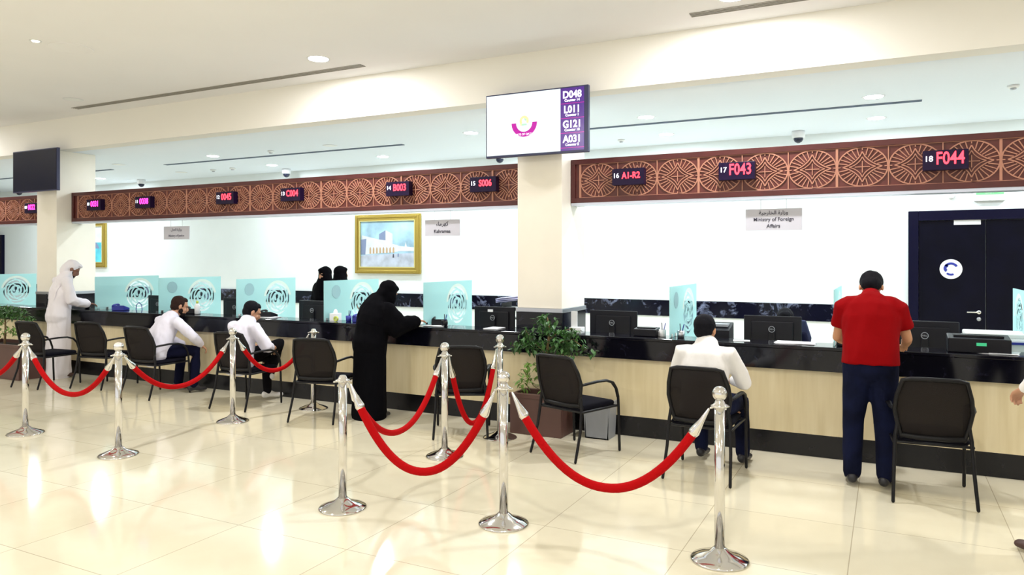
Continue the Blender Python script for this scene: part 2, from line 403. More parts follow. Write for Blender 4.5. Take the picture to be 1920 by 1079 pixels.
# ------------------------------------------------------------------ wood fascia with fretwork
YF = 7.60
def fascia(x0, x1, start, direction, label):
    r = thing('wooden_fascia', label, 'fascia', ((x0+x1)/2, YF, 2.37), 0, 'fretwork fascias over the counter'); ox = -(x0+x1)/2
    bm = BM(); box(bm, x0+ox, x1+ox, .012, .20, 0, .48); new('backing', bm, 'wood_red', r)
    bm = BM()
    for a, b_ in ((0, .055), (.425, .48)): box(bm, x0+ox, x1+ox, -.012, .012, a, b_)
    box(bm, x0+ox, x0+ox+.05, -.012, .012, .055, .425); box(bm, x1+ox-.03, x1+ox, -.012, .012, .055, .425)
    new('wood_rail', bm, 'wood_dark', r, bev=.002)
    mbox('metal_strip', (x0+ox, x1+ox, -.005, .19, -.028, 0), 'aluminium', r)
    w = .4335; hh = .185; zc = .24; y0, y1 = .0, .012
    bm = BM()
    cnt = [0]
    def bar(ax, az, bx, bz, t):
        cnt[0] += 1; y0 = -.0002*(cnt[0] % 9)
        d = V((bx-ax, bz-az)); n = V((-d.y, d.x)).normalized()*t/2
        prism(bm, [(ax+n.x, az+n.y), (bx+n.x, bz+n.y), (bx-n.x, bz-n.y), (ax-n.x, az-n.y)], y0, y1)
    k = 0; cells = []
    while True:
        a = start+direction*k*w; b_ = a+direction*w; lo, hi = min(a, b_), max(a, b_)
        if lo < x0+.0 or hi > x1+.0: break
        cells.append((lo, hi)); k += 1
        if k > 40: break
    xa, xb = min(q[0] for q in cells)+ox, max(q[1] for q in cells)+ox
    for z in (zc-hh, zc+hh): bar(xa, z, xb, z, .012)
    for i, (lo, hi) in enumerate(cells):
        cx = (lo+hi)/2+ox; rx = w/2-.004; rz = hh-.004
        bar(lo+ox, zc-hh, lo+ox, zc+hh, .022 if i % 3 == 0 else .009)
        n = 28
        for q in range(n):
            a, b_ = 2*PI*q/n, 2*PI*(q+1)/n
            bar(cx+rx*math.cos(a), zc+rz*math.sin(a), cx+rx*math.cos(b_), zc+rz*math.sin(b_), .011)
        # concave four-point star, twice, and the fan of spokes
        def star(a, s):
            cc = abs(math.cos(a))**.0; r_ = 1/((abs(math.cos(a))**.72+abs(math.sin(a))**.72)**(1/.72)); return s*r_
        for s, tk in ((.78, .010), (.52, .008)):
            for q in range(32):
                a, b_ = 2*PI*q/32, 2*PI*(q+1)/32; ra, rb = star(a, s), star(b_, s)
                bar(cx+rx*ra*math.cos(a), zc+rz*ra*math.sin(a), cx+rx*rb*math.cos(b_), zc+rz*rb*math.sin(b_), tk)
        for q in range(28):
            a = 2*PI*q/28; ra = star(a, .84)+.03
            if ra < .95: bar(cx+rx*ra*math.cos(a), zc+rz*ra*math.sin(a), cx+rx*.97*math.cos(a), zc+rz*.97*math.sin(a), .0085)
        bar(cx-rx*.3, zc, cx+rx*.3, zc, .008); bar(cx, zc-rz*.3, cx, zc+rz*.3, .008)
    new('lattice', bm, 'lattice_tan', r)
    return r
fascia(-3.136, 5.27, -3.03, 1, 'red-brown fretwork fascia right of the central pillar, carrying counters 16 to 18')
fascia(-12.09, -3.68, -3.70, -1, 'red-brown fretwork fascia spanning between the two pillars')
fascia(-21.05, -12.635, -12.70, -1, 'red-brown fretwork fascia left of the far left pillar')

# ------------------------------------------------------------------ LED number displays
LED = [(1177, '16', 'A1-R2', .075, 'led_red', 'with A1-R2, first right of central pillar'), (1381, '17', 'F043', .125, 'led_red', 'reading F043, above the hanging ministry sign'),
       (1773, '18', 'F044', .125, 'led_red', 'reading F044, at the far right of the fascia'), (905, '15', 'S006', .085, 'led_red', 'reading S006, just left of the central pillar'),
       (745, '14', 'B003', .095, 'led_red', 'above the gold framed painting'), (544, '13', 'C004', .095, 'led_red', 'above the two women in black, under a dome camera'),
       (421, '12', '0045', .10, 'led_red', 'above the seated man with crossed legs'), (267, '11', '0038', .10, 'led_pink', 'right of the leftmost display of its fascia'),
       (175, '10', '0031', .10, 'led_pink', 'glowing pink, leftmost on the fascia between pillars'), (57, '09', '0022', .10, 'led_pink', 'glowing pink, partly behind the far left pillar')]
for px, num, s, sz, lm, lab in LED:
    yy = 7.52; X = yy*gx(px)
    r = thing('number_display', 'small dark LED queue display '+lab, 'display', (X, yy, 2.625), 0, 'LED counter displays')
    mbox('housing', (-.175, .175, 0, .083, -.088, .088), 'led_house', r, bev=.004)
    text('counter_number', num, 'led_white', r, (-.13, -.003, .012), .07, bold=.001)
    text('ticket_number', s, lm, r, (.035, -.003, .01), sz*1.25, sx=.82 if sz < .12 else .72, bold=.0025)

# ------------------------------------------------------------------ televisions
def tv(x0, x1, z0, z1, on, label):
    yy = 7.15; cx = (x0+x1)/2
    r = thing('television', label, 'television', (cx, yy, z0)); w = (x1-x0)/2; h = z1-z0
    bm = BM(); box(bm, -w, w, 0, .05, 0, h); new('casing', bm, 'tv_bezel', r, bev=.006)
    bm = BM(); box(bm, -.15, .15, .05, YB-yy-.006, h*.35, h*.65); new('wall_bracket', bm, 'steel', r)
    if not on:
        mbox('screen', (-w+.015, w-.015, -.004, 0, .02, h-.015), 'tv_off', r); return r
    sp = w-.31
    mbox('screen', (-w+.015, sp, -.004, 0, .025, h-.015), 'screen_white', r)
    q = mbox('ticket_column', (sp, w-.045, -.004, 0, .025, h-.015), 'screen_purple', r)
    for i, (a, b_) in enumerate((('D048', 'Counter 14'), ('L011', 'Counter 1'), ('G121', 'Counter 18'), ('A031', 'Counter 5'))):
        zc = h-.09-i*.155
        text('ticket_text', a, 'screen_text', q, (sp+.132, -.007, zc), .105, bold=.003, sx=.9); text('counter_text', b_, 'screen_text', q, (sp+.132, -.007, zc-.058), .036, bold=.001)
        mbox('divider', (sp, w-.045, -.006, -.004, zc-.092, zc-.086), 'screen_magenta', q)
    cx, cz = -.13, .36
    bm = BM(); arcstrip(bm, cx, cz, .098, .152, PI, 2*PI, -.007, -.004, 24); new('emblem_band', bm, 'screen_magenta', r)
    bm = BM(); arcstrip(bm, cx, cz+.02, .03, .055, -.6, 3.8, -.007, -.004, 20); box(bm, cx-.045, cx-.03, -.007, -.004, cz-.03, cz+.03); new('emblem_swords', bm, 'screen_yellow', r)
    bm = BM(); ell(bm, (cx+.02, -.005, cz+.045), (.02, .002, .025)); box(bm, cx-.03, cx+.03, -.007, -.004, cz-.03, cz-.012); new('emblem_palm', bm, 'screen_green', r)
    bm = BM()
    for k in range(9):
        a = .35+k*.3; ell(bm, (cx+.132*math.cos(a), -.005, cz+.03+.132*math.sin(a)), (.017, .002, .008), Matrix.Rotation(-(a-PI/2), 3, 'Y'))
    new('emblem_script', bm, 'screen_faint', r)
    text('emblem_text', 'STATE OF QATAR', 'screen_text', r, (cx, -.009, cz-.126), .03)
    text('caption_text', 'Ministry of Labour and Social Affairs', 'screen_faint', r, (-.14, -.006, .125), .043); text('caption_text', 'Service Centre', 'screen_faint', r, (-.3, -.006, .065), .043)
    return r
a, za = wp(911, 178, 7.15); b_, zb = wp(1103, 283, 7.15)
tv(a, b_, 2.862, 3.56, True, 'wall television showing a white screen with queue tickets, on the central pillar')
a, _ = wp(24, 284, 7.15); b_, _ = wp(107, 276, 7.15)
tv(a, b_, 2.845, 3.53, False, 'dark switched-off television on the far left pillar')

# ------------------------------------------------------------------ ceiling: lamps, slots, cameras, detectors
def area(x, y, z, r, power, col, name='downlight_glow'):
    l = bpy.data.lights.new(name, 'AREA'); l.shape = 'DISK'; l.size = r*2; l.energy = power; l.color = col
    o = bpy.data.objects.new(name, l); COL.objects.link(o); o.location = (x, y, z); return o
def downlight(x, y, z, on, label, group, power, r=.095, col=(.90, .97, 1)):
    t = thing('downlight', label, 'ceiling light', (x, y, z), 0, group)
    bm = BM(); lathe(bm, [(r, -.001), (r+.022, -.004), (r+.024, -.001), (r+.022, 0.0)], seg=28); new('trim_ring', bm, 'white_plastic', t, smooth=True)
    bm = BM(); lathe(bm, [(r, -.006), (r, -.002)], seg=28); new('lens', bm, ('lamp_on' if on == 1 else 'lamp_warm' if on == 2 else 'lamp_off'), t)
    if on:
        o = area(x, y, z-.012, r, power, col)
IL = 36
names = {-10.39: 'above the seated pair of men at left', -5.24: 'left of the lit television', -2.70: 'just right of the lit television', -.14: 'largest, above display F044', -12.9: 'unlit, by the far left pillar', -7.79: 'unlit, between two lit ones'}
for x, on in ((-10.39, 1), (-5.24, 1), (-2.70, 1), (-.14, 1), (-12.9, 0), (-7.79, 0), (2.4, 1), (-15.4, 1), (-18, 1), (5, 1)):  # row runs on out of frame; those unseen lamps are added for light
    downlight(x, 9.0, ZI, on, 'round recessed downlight, front row over the counter, '+names.get(x, 'added for light outside the picture'), 'downlights over the counter', IL)
names = {-15.5: 'left of the far left pillar edge', -10.4: 'above the first dome camera gap', -7.81: 'above the gold painting', -2.82: 'above the hanging ministry sign', -.13: 'above the dark door side', -5.24: 'behind the television'}
for x, on in ((-15.5, 1), (-12.9, 0), (-10.4, 1), (-7.81, 1), (-5.24, 1), (-2.82, 1), (-.13, 1), (2.4, 1), (-18, 1), (5, 1)):  # back row likewise carried past the frame with unseen lamps added for lighting
    downlight(x, 10.38, ZI, on, 'round recessed downlight, back row near the wall, '+names.get(x, 'added for light outside the picture'), 'downlights over the counter', IL)
LC = (1, .95, .86)
for x, y, on, lab in ((-5.8, 6.5, 1, 'bright round downlight beside the long lobby air slot'), (-1.21, 6.6, 1, 'bright round downlight at the top edge beside the right slot'), (-10.4, 6.55, 0, 'unlit round downlight at the far end of the lobby air slot'),
                      (3.4, 6.6, 1, 'round lobby downlight past the right edge'), (-15, 6.55, 1, 'round lobby downlight past the left pillar')):
    downlight(x, y, ZL, on, lab, 'lobby downlights', 70, r=.11, col=(1, .98, .98))
downlight(-7.97, 4.62, ZL, 2, 'small warm spotlight alone in the lobby ceiling at far left', 'lobby downlights', 8, r=.035, col=LC)
for x in (-14, -9.5, -5, -.5, 4):  # unseen lamps added behind the camera to light the lobby
    for y in (-1.5, 1.6): downlight(x, y, ZL, 1, 'unseen lobby downlight added behind the viewer for light', 'lobby downlights', 60, r=.11, col=LC)
# ceiling speaker ring (faint)
t = thing('ceiling_speaker', 'faint round white ceiling speaker by the small warm spotlight', 'speaker', (-7.9, 4.95, ZL))
bm = BM(); lathe(bm, [(.20, -.004), (.215, -.007), (.22, 0)], seg=40); new('grille', bm, 'lobby_ceiling', t, smooth=True)
def slot(x0, x1, y, z, w, label, m):
    r = thing('air_slot', label, 'air vent', ((x0+x1)/2, y, z), 0, 'linear ceiling air slots'); h = (x1-x0)/2
    bm = BM(); box(bm, -h, h, -w/2, w/2, -.003, 0); new('opening', bm, m, r)
    bm = BM()
    for yy in (-w/2, -w/6, w/6, w/2): box(bm, -h, h, yy-.004, yy+.004, -.008, -.003)
    new('blade', bm, 'vent_frame' if z > 3.8 else 'vent_blue', r)
slot(-11.0, -5.52, 6.95, ZL, .10, 'long dark linear air slot in the lobby ceiling, upper left', 'vent_dark')
slot(-1.65, 3.85, 6.92, ZL, .10, 'linear air slot cut by the top edge at right', 'vent_dark')
slot(-12.15, -6.70, 9.42, ZI, .075, 'long blue-grey air slot in the inner ceiling between pillars', 'vent_blue')
slot(-5.1, .34, 9.44, ZI, .075, 'long blue-grey air slot in the inner ceiling right of the television', 'vent_blue')
slot(-19.1, -13.7, 9.42, ZI, .075, 'blue-grey air slot in the inner ceiling behind the far left pillar', 'vent_blue')
def dome(px, py, label, yy=10.95):
    X = yy*gx(px)
    r = thing('dome_camera', label, 'camera', (X, yy, ZI), 0, 'ceiling dome cameras')
    bm = BM(); lathe(bm, [(.085, 0), (.09, -.02), (.085, -.085), (.06, -.10)]); new('camera_base', bm, 'white_plastic', r, smooth=True)
    bm = BM(); lathe(bm, [(.066, -.09), (.063, -.12), (.045, -.15), (.015, -.166)]); new('camera_dome', bm, 'lens_black', r, smooth=True)
dome(1497, 250, 'white dome camera above the fascia between F043 and F044'); dome(537, 320, 'white dome camera above the display of counter 13')
dome(265, 340, 'white dome camera above the left end of the middle fascia'); dome(937, 296, 'dark dome camera just under the lit television')
dome(36, 362, 'small dome camera under the dark television, left one'); dome(80, 360, 'small dome camera under the dark television, right one')
for px, py, lab in ((1900, 160, 'at the top right corner'), (1165, 262, 'right of the lit television'), (508, 283, 'beside the inner air slot'), (400, 318, 'low above the fascia, left of a pair'), (436, 315, 'low above the fascia, right of a pair')):
    t_ = (ZI-H)*F/(HY-py); u = px-960; y = t_*CT*(1+u*T/F)
    r = thing('smoke_detector', 'small white smoke detector '+lab, 'smoke detector', (y*gx(px), y, ZI), 0, 'smoke detectors')
    bm = BM(); lathe(bm, [(.055, 0), (.056, -.015), (.04, -.03)]); new('detector_base', bm, 'lamp_off', r, smooth=True)
    bm = BM(); lathe(bm, [(.03, -.03), (.026, -.045), (.01, -.048)]); new('detector_head', bm, 'steel', r, smooth=True)
# exit sign and little detector on the wall over the door
x, z = wp(1855, 364, YW)
r = thing('exit_sign', 'small green lit exit sign over the dark door', 'exit sign', (x, YW-.06, z))
mbox('sign_body', (-.17, .17, 0, .06, -.09, .05), 'white_plastic', r, bev=.004); mbox('lit_face', (-.15, .15, -.003, 0, -.01, .045), 'exit_green', r); 
text('sign_text', 'EXIT', 'white_plastic', r, (0, -.006, .017), .05)
x, z = wp(1783, 368, YW)
r = thing('wall_detector', 'tiny white sensor on the wall left of the exit sign', 'sensor', (x, YW-.001, z))
bm = BM(); lathe(bm, [(.04, 0), (.04, .03), (.02, .05)], M=Matrix.Rotation(PI/2, 4, 'X')); new('sensor_body', bm, 'white_plastic', r, smooth=True)

# ------------------------------------------------------------------ hanging signs
def hang(px0, px1, lines, label, tm, ztop=2.25, h=.215):
    yy = 7.70; a, b_ = yy*gx(px0), yy*gx(px1); cx = (a+b_)/2; w = (b_-a)/2
    r = thing('hanging_sign', label, 'sign', (cx, yy, ztop-h), 0, 'hanging department signs')
    mbox('sign_board', (-w, w, 0, .008, 0, h), 'sign_grey', r, bev=.001)
    for s in (-1, 1):
        bm = BM(); tube(bm, [(s*w*.45, .004, h), (s*w*.45, .004, 2.342-ztop+h)], .0025, seg=6, dome=False); new('hanging_wire', bm, 'steel', r)
    n = len(lines)
    for i, (s, sz) in enumerate(lines): text('sign_text', s, tm, r, (0, -.003, h*(1-(i+.5)/n)*.92+.01), sz, bold=.0006)
hang(1398, 1504, [(arabic('وزارة الخارجية'), .052), ('Ministry of Foreign', .05), ('Affairs', .05)], 'grey hanging sign reading Ministry of Foreign Affairs', 'ink')
hang(797, 862, [(arabic('كهرماء'), .07), ('Kahramaa', .06)], 'grey hanging sign with two short words beside the gold painting', 'ink', 2.235, .2)
hang(307, 355, [(arabic('وزارة العدل'), .055), ('Ministry of Justice', .048)], 'small pale hanging sign far left with two faint lines', 'ink_grey', 2.25, .2)

# ------------------------------------------------------------------ paintings
def painting(x0, x1, z0, z1, kind, label):
    cx = (x0+x1)/2; w = (x1-x0)/2; h = z1-z0
    r = thing('painting', label, 'painting', (cx, YW, z0)); f = .11
    bm = BM()
    for y0, y1, a, b_ in ((-.05, 0, 0, f), (-.065, -.05, .02, f*.6)):
        box(bm, -w+a, -w+b_, y0, y1, a, h-a); box(bm, w-b_, w-a, y0, y1, a, h-a); box(bm, -w+b_, w-b_, y0, y1, a, b_); box(bm, -w+b_, w-b_, y0, y1, h-b_, h-a)
    new('picture_frame', bm, 'gold', r, bev=.008)
    bm = BM(); q = .018
    box(bm, -w+f, -w+f+q, -.056, -.04, f, h-f); box(bm, w-f-q, w-f, -.056, -.04, f, h-f); box(bm, -w+f+q, w-f-q, -.056, -.04, f, f+q); box(bm, -w+f+q, w-f-q, -.056, -.04, h-f-q, h-f)
    new('frame_slip', bm, 'gold_light', r)
    a, c_ = -w+f+q, w-f-q; lo, hi = f+q, h-f-q; W = c_-a; Hh = hi-lo
    cv = mbox('canvas', (a, c_, -.030, -.012, lo, hi), 'sky_paint' if kind == 1 else 'sea_paint', r)
    def pg(name, pts, m, d):
        bm = BM(); prism(bm, [(a+W*p, lo+Hh*s) for p, s in pts], -.030-d, -.030-d+.0006); new(name, bm, m, cv)
    if kind == 1:
        pg('painted_ground', [(0, 0), (1, 0), (1, .30), (.1, .26), (0, .24)], 'ground_paint', .001)
        pg('painted_building', [(.02, .27), (.10, .27), (.70, .33), (.70, .47), (.60, .50), (.60, .72), (.47, .80), (.35, .72), (.35, .60), (.02, .70)], 'build_paint', .002)
        pg('painted_tower_shade', [(.35, .60), (.47, .58), (.47, .80), (.35, .72)], 'build_blue', .003)
        pg('painted_dark_houses', [(0, .27), (.09, .27), (.11, .62), (0, .60)], 'build_blue', .003)
        pg('painted_low_houses', [(.70, .34), (1, .34), (1, .42), (.86, .44), (.84, .54), (.82, .44), (.70, .46)], 'build_paint', .002)
        bm = BM()
        for k in range(8):
            u0 = .17+k*.062; prism(bm, [(a+W*p, lo+Hh*s) for p, s in ((u0, .29+.002*k), (u0+.03, .29+.002*k), (u0+.03, .40), (u0+.015, .44), (u0, .40))], -.0345, -.034)
        new('painted_arches', bm, 'arch_tan', cv)
        pg('painted_figures', [(.60, .20), (.63, .20), (.625, .28), (.605, .28)], 'ink', .003); pg('painted_figures', [(.69, .22), (.72, .22), (.715, .29), (.695, .29)], 'build_blue', .003)
    else:
        pg('painted_sky', [(0, .55), (1, .55), (1, 1), (0, 1)], 'build_paint', .001)
        pg('painted_boat', [(.62, .38), (.92, .38), (.85, .52), (.72, .62), (.66, .50)], 'build_blue', .002)
    return r
painting(-.8097*YW+.02, -.6734*YW-.02, 1.475, 2.59, 1, 'gold framed painting of a pale arcaded building, on the back wall')
painting(-18.2, -16.63, 1.55, 2.66, 2, 'gold framed turquoise painting partly hidden by the far left pillar')

# ------------------------------------------------------------------ glass dividers on the counter
PXS = [(-14.02, 'left of the far left pillar'), (-10.66, 'right beside the man in white robe'), (-9.23, 'behind the first seated man'), (-7.70, 'behind the man with crossed legs'),
       (-6.20, 'between two women in black and the black-robed customer'), (-4.73, 'right of the black-robed customer'), (-1.88, 'left of the seated man seen from behind'),
       (-.42, 'seen almost edge-on beside the man in red'), (1.03, 'cut by the right edge')]
gp = thing('glass_divider', 'x', 'glass divider', (0, 7.05, 0), 0, 'frosted counter dividers')
bm = BM(); prism(bm, [(0, .986), (.24, .986), (.24, .748), (1.09, .748), (1.09, 1.48), (0, 1.48)], -.005, .005, 'x')
new('glass_pane', bm, 'frosted_glass', gp)
bm = BM(); lathe(bm, [(.082, -.0075), (.084, 0), (.082, .0075)], seg=30, M=Matrix.Translation((0, .22, 1.34)) @ Matrix.Rotation(PI/2, 4, 'Y')); new('speech_disc', bm, 'disc_grey', gp, smooth=False)
bm = BM(); box(bm, -.012, .012, .03, .07, .985, 1.02); box(bm, -.012, .012, .17, .21, .985, 1.02); new('clamp', bm, 'chrome', gp, bev=.003)
for i, (X, lab) in enumerate(PXS):
    lb = 'pale frosted glass divider with ring emblem, '+lab
    if i == 0: gp.location.x = X; gp['label'] = lb
    else:
        r_ = dup(gp, (X, 7.05, 0), 0, lb)
        if i in (1, 5, 7, 8):
            for q_ in kids(r_):
                if q_.name.startswith('speech_disc'): bpy.data.objects.remove(q_)

# ------------------------------------------------------------------ monitors on the desks
mo = thing('computer_monitor', 'x', 'monitor', (0, 0, 0), 0, 'computer monitors on the desks')
bm = BM(); box(bm, -.275, .275, 0, .02, .10, .435); box(bm, -.20, .20, -.02, 0, .16, .38); new('monitor_shell', bm, 'monitor_back', mo, bev=.008)
mbox('screen', (-.265, .265, .02, .022, .11, .425), 'lens_black', mo)
bm = BM(); box(bm, -.03, .03, -.045, -.02, .02, .30); box(bm, -.12, .12, -.12, .08, 0, .012); new('stand', bm, 'black_plastic', mo, bev=.004)
bm = BM(); arcstrip(bm, 0, .305, .026, .031, 0, 2*PI, -.0475, -.045, 26); lg = new('logo_ring', bm, 'grey_plastic', mo)
text('logo_text', 'DELL', 'grey_plastic', lg, (0, -.0475, .305), .021)
for i, (X, Y, lab) in enumerate(((-10.12, 7.75, 'through the emblem of the divider beside the white-robed man'), (-8.46, 7.75, 'just left of the crossed-legs man'), (-6.99, 7.75, 'below the two women in black'),
     (-4.19, 7.75, 'left of the central pillar, papers above it'), (-2.70, 7.75, 'first right of the central pillar'), (-1.03, 7.75, 'right of the seated man seen from behind'), (.30, 7.75, 'right of the man in red, before the dark door'))):
    lb = 'black computer monitor seen from behind, '+lab
    if i == 0: mo.location = (X, Y, .745); mo['label'] = lb
    else: dup(mo, (X, Y, .745), 0, lb)
mbox_l = lambda n, a, m, lab, cat, **k: tag(mbox(n, a, m, **k), lab, cat)
tag(mbox('sticker_sheet', (-4.25, -4.18, 7.697, 7.699, 1.12, 1.15), 'paper'), 'small white sticker on the monitor left of the central pillar', 'sticker')

# ------------------------------------------------------------------ small things on the counter
ZT = .985
def paper(x, y, w, d, rz, label, m='paper', n=2, z=ZT):
    bm = BM()
    for k in range(n): box(bm, -w/2, w/2, -d/2, d/2, k*.004, k*.004+.003, Matrix.Rotation(random.uniform(-.15, .15), 4, 'Z'))
    return tag(new('paper_sheets', bm, m, loc=(x, y, z), rot=(0, 0, rz)), label, 'paper', 'papers on the counter')
paper(-7.35, 7.16, .5, .2, .05, 'white papers on the counter by the crossed-legs man'); paper(-4.98, 7.14, .26, .2, -.2, 'white paper under the black-robed customer\'s hand', n=1)
paper(-4.62, 7.13, .24, .19, .3, 'white sheets at the foot of the divider right of the black-robed customer'); paper(-3.86, 7.14, .16, .22, .1, 'bluish sheet on the counter by the plant')
paper(-.75, 7.14, .34, .2, .1, 'scattered white papers left of the man in red'); paper(.78, 7.13, .32, .2, -.1, 'white sheets on the counter at the right end')
paper(-1.22, 7.12, .15, .1, .3, 'small white slip lying before the monitor with a logo', n=1)
def penpot(x, y, label, body='black_plastic', pens=('blue_item', 'ink')):
    t = thing('pen_holder', label, 'pen holder', (x, y, ZT), 0, 'pen holders')
    bm = BM(); lathe(bm, [(.03, 0), (.034, .004), (.036, .07), (.03, .07), (.028, .01)], seg=18); new('cup', bm, body, t, smooth=True)
    for k, m in enumerate(pens):
        bm = BM(); a = k*2.1; tube(bm, [(0, 0, .012), (.03*math.cos(a), .03*math.sin(a), .13)], .005, seg=6); new('pen', bm, m, t)
penpot(-10.95, 7.12, 'dark pen cup left of the first divider, behind the chair'); penpot(-8.98, 7.14, 'dark pen cup beside the first seated man'); penpot(-7.56, 7.12, 'dark pen cup right of the crossed-legs man\'s head')
penpot(-5.88, 7.13, 'blue and dark pen cup left of the black-robed customer', 'blue_item'); penpot(-4.50, 7.13, 'dark pen cup at the divider right of the black-robed customer'); penpot(-1.79, 7.12, 'steel pen cup at the divider by the man in white', 'steel'); penpot(-1.98, 7.15, 'white pen cup left of the divider by the man in white', 'white_plastic')
def phone(x, y, label, rz=0, m='black_plastic', z=ZT):
    t = thing('desk_phone', label, 'telephone', (x, y, z), rz, 'desk telephones')
    bm = BM(); prism(bm, [(-.09, 0), (.09, 0), (.09, .03), (-.09, .075)], -.09, .09, 'x'); new('phone_base', bm, m, t, bev=.006)
    bm = BM(); tube(bm, [(-.07, -.08, .07), (-.06, -.04, .085), (-.06, .04, .085), (-.07, .08, .07)], [(.022, .018), (.014, .012), (.014, .012), (.022, .018)], seg=10); new('handset', bm, m, t, smooth=True)
phone(-10.22, 7.16, 'dark blue desk phone behind the first divider', .5, 'blue_item'); phone(-8.72, 7.18, 'dark desk phone under the ring emblem, by the first seated man', .4); phone(-7.28, 7.2, 'dark desk phone seen through the divider by the crossed-legs man', .3)
phone(-5.72, 7.18, 'blue-black desk phone left of the black-robed customer', .3, 'blue_item'); phone(-4.62, 7.22, 'dark desk phone behind the divider right of the black-robed customer', .5); phone(-.30, 7.15, 'dark desk phone at the man in red\'s left elbow', -.2)
phone(-13.7, 7.18, 'dark desk phone left of the far left pillar', .4)
def cardbox(x, y, w, d, h, m, label, cat='device', name='card_reader', z=ZT, top=None):
    t = thing(name, label, cat, (x, y, z)); 
    bm = BM(); prism(bm, [(-d/2, 0), (d/2, 0), (d/2, h), (-d/2, h*.82)], -w/2, w/2, 'x'); new('case', bm, m, t, bev=.006)
    bm = BM(); box(bm, -w*.4, w*.4, -d*.2, d*.35, h*.9, h*.96+.004); new('top_tray', bm, top or m, t)
    return t
cardbox(-2.14, 7.15, .23, .15, .085, 'black_plastic', 'flat black card device right of the first monitor past the pillar')
cardbox(-1.55, 7.6, .30, .25, .36, 'black_plastic', 'black desk printer right of the man in white\'s head', 'printer', 'desk_printer', .745, 'grey_plastic')
cardbox(-2.02, 7.20, .10, .08, .06, 'white_plastic', 'small white ticket box left of the divider by the man in white')
t = cardbox(.66, 7.14, .44, .2, .14, 'black_plastic', 'black scanner with a small green label, before the white printer', 'scanner', 'document_scanner')
mbox('green_label', (-.02, .05, -.105, -.1, .06, .085), 'green_item', t)  # green label, given a weak glow though it is no lamp
# white printer at right
t = thing('white_printer', 'large white printer behind the black scanner at right', 'printer', (.88, 7.62, .745))
mbox('printer_body', (-.30, .30, -.2, .22, 0, .33), 'white_plastic', t, bev=.015); mbox('paper_slot', (-.2, .2, -.205, -.2, .12, .20), 'ink', t); mbox('printer_lid', (-.28, .28, -.18, .2, .33, .37), 'lamp_off', t, bev=.01)
mbox('control_strip', (-.02, .22, -.21, -.2, .285, .305), 'blue_item', t)
# papers stacked above monitor near the pillar, on a filing tray behind it
t = thing('filing_tray', 'dark filing tray rack behind the monitor left of the central pillar', 'tray', (-3.98, 8.02, .745)); bm = BM()
for k in range(4): box(bm, -.19, .19, -.13, .13, .02+.13*k, .03+.13*k)
for a in (-.19, .18): box(bm, a, a+.01, -.13, .13, 0, .47)
new('tray_rack', bm, 'black_plastic', t)
bm = BM()
for k in range(9): box(bm, -.21, .21, -.14, .14, .006*k, .006*k+.005, Matrix.Rotation(random.uniform(-.25, .25), 4, 'Z') @ Matrix.Rotation(-.12, 4, 'Y'))
tag(new('paper_pile', bm, 'paper_lilac', loc=(-4.02, 8.0, 1.245)), 'lilac-white pile of papers atop the filing tray left of the pillar', 'paper')
# tissue box, bottle, cup
t = thing('tissue_box', 'white tissue box with blue stripe left of the black-robed customer', 'box', (-6.12, 7.17, ZT), .2); mbox('carton', (-.05, .05, -.06, .06, 0, .09), 'paper', t); bm = BM(); ell(bm, (0, 0, .1), (.02, .04, .04)); new('tissue', bm, 'paper', t, smooth=True)
t = thing('red_folder', 'red and white binder standing at the black-robed customer\'s back', 'binder', (-5.42, 7.19, ZT), .1); mbox('binder_cover', (-.05, .03, -.08, .08, 0, .2), 'red_item', t, bev=.004); mbox('binder_pages', (-.065, -.05, -.075, .075, .005, .19), 'paper', t)
t = thing('sanitizer_bottle', 'clear sanitizer bottle with yellow cap between the two seated men', 'bottle', (-8.72+.18, 7.13, ZT))
bm = BM(); lathe(bm, [(.03, 0), (.036, .01), (.036, .12), (.015, .15)]); new('bottle_body', bm, 'white_plastic', t, smooth=True); bm = BM(); lathe(bm, [(.017, .148), (.017, .18), (.01, .185)]); new('bottle_cap', bm, 'yellow_item', t, smooth=True)
t = thing('tape_roll', 'yellow-green tape roll on the counter left of the black-robed customer', 'tape', (-6.02, 7.06, ZT)); bm = BM(); arcstrip(bm, 0, .032, .016, .032, 0, 2*PI, -.012, .012, 20); new('roll', bm, 'yellow_item', t)
t = thing('eyeglasses_stand', 'thin wire document stand seen through the first divider', 'stand', (-10.2, 7.45, .745)); bm = BM(); tube(bm, [(-.1, 0, 0), (-.06, 0, .3), (0, 0, .34), (.06, 0, .3), (.1, 0, 0)], .006, seg=6); new('wire_frame', bm, 'blue_item', t, smooth=True)
# white edge strip by the first monitor after the pillar
t = thing('document_holder', 'white upright document holder left of the first monitor past the pillar', 'holder', (-3.02, 7.4, .745)); mbox('back_board', (-.035, .035, 0, .01, 0, .44), 'white_plastic', t); mbox('foot', (-.035, .10, -.05, .06, 0, .27), 'paper', t, bev=.004)
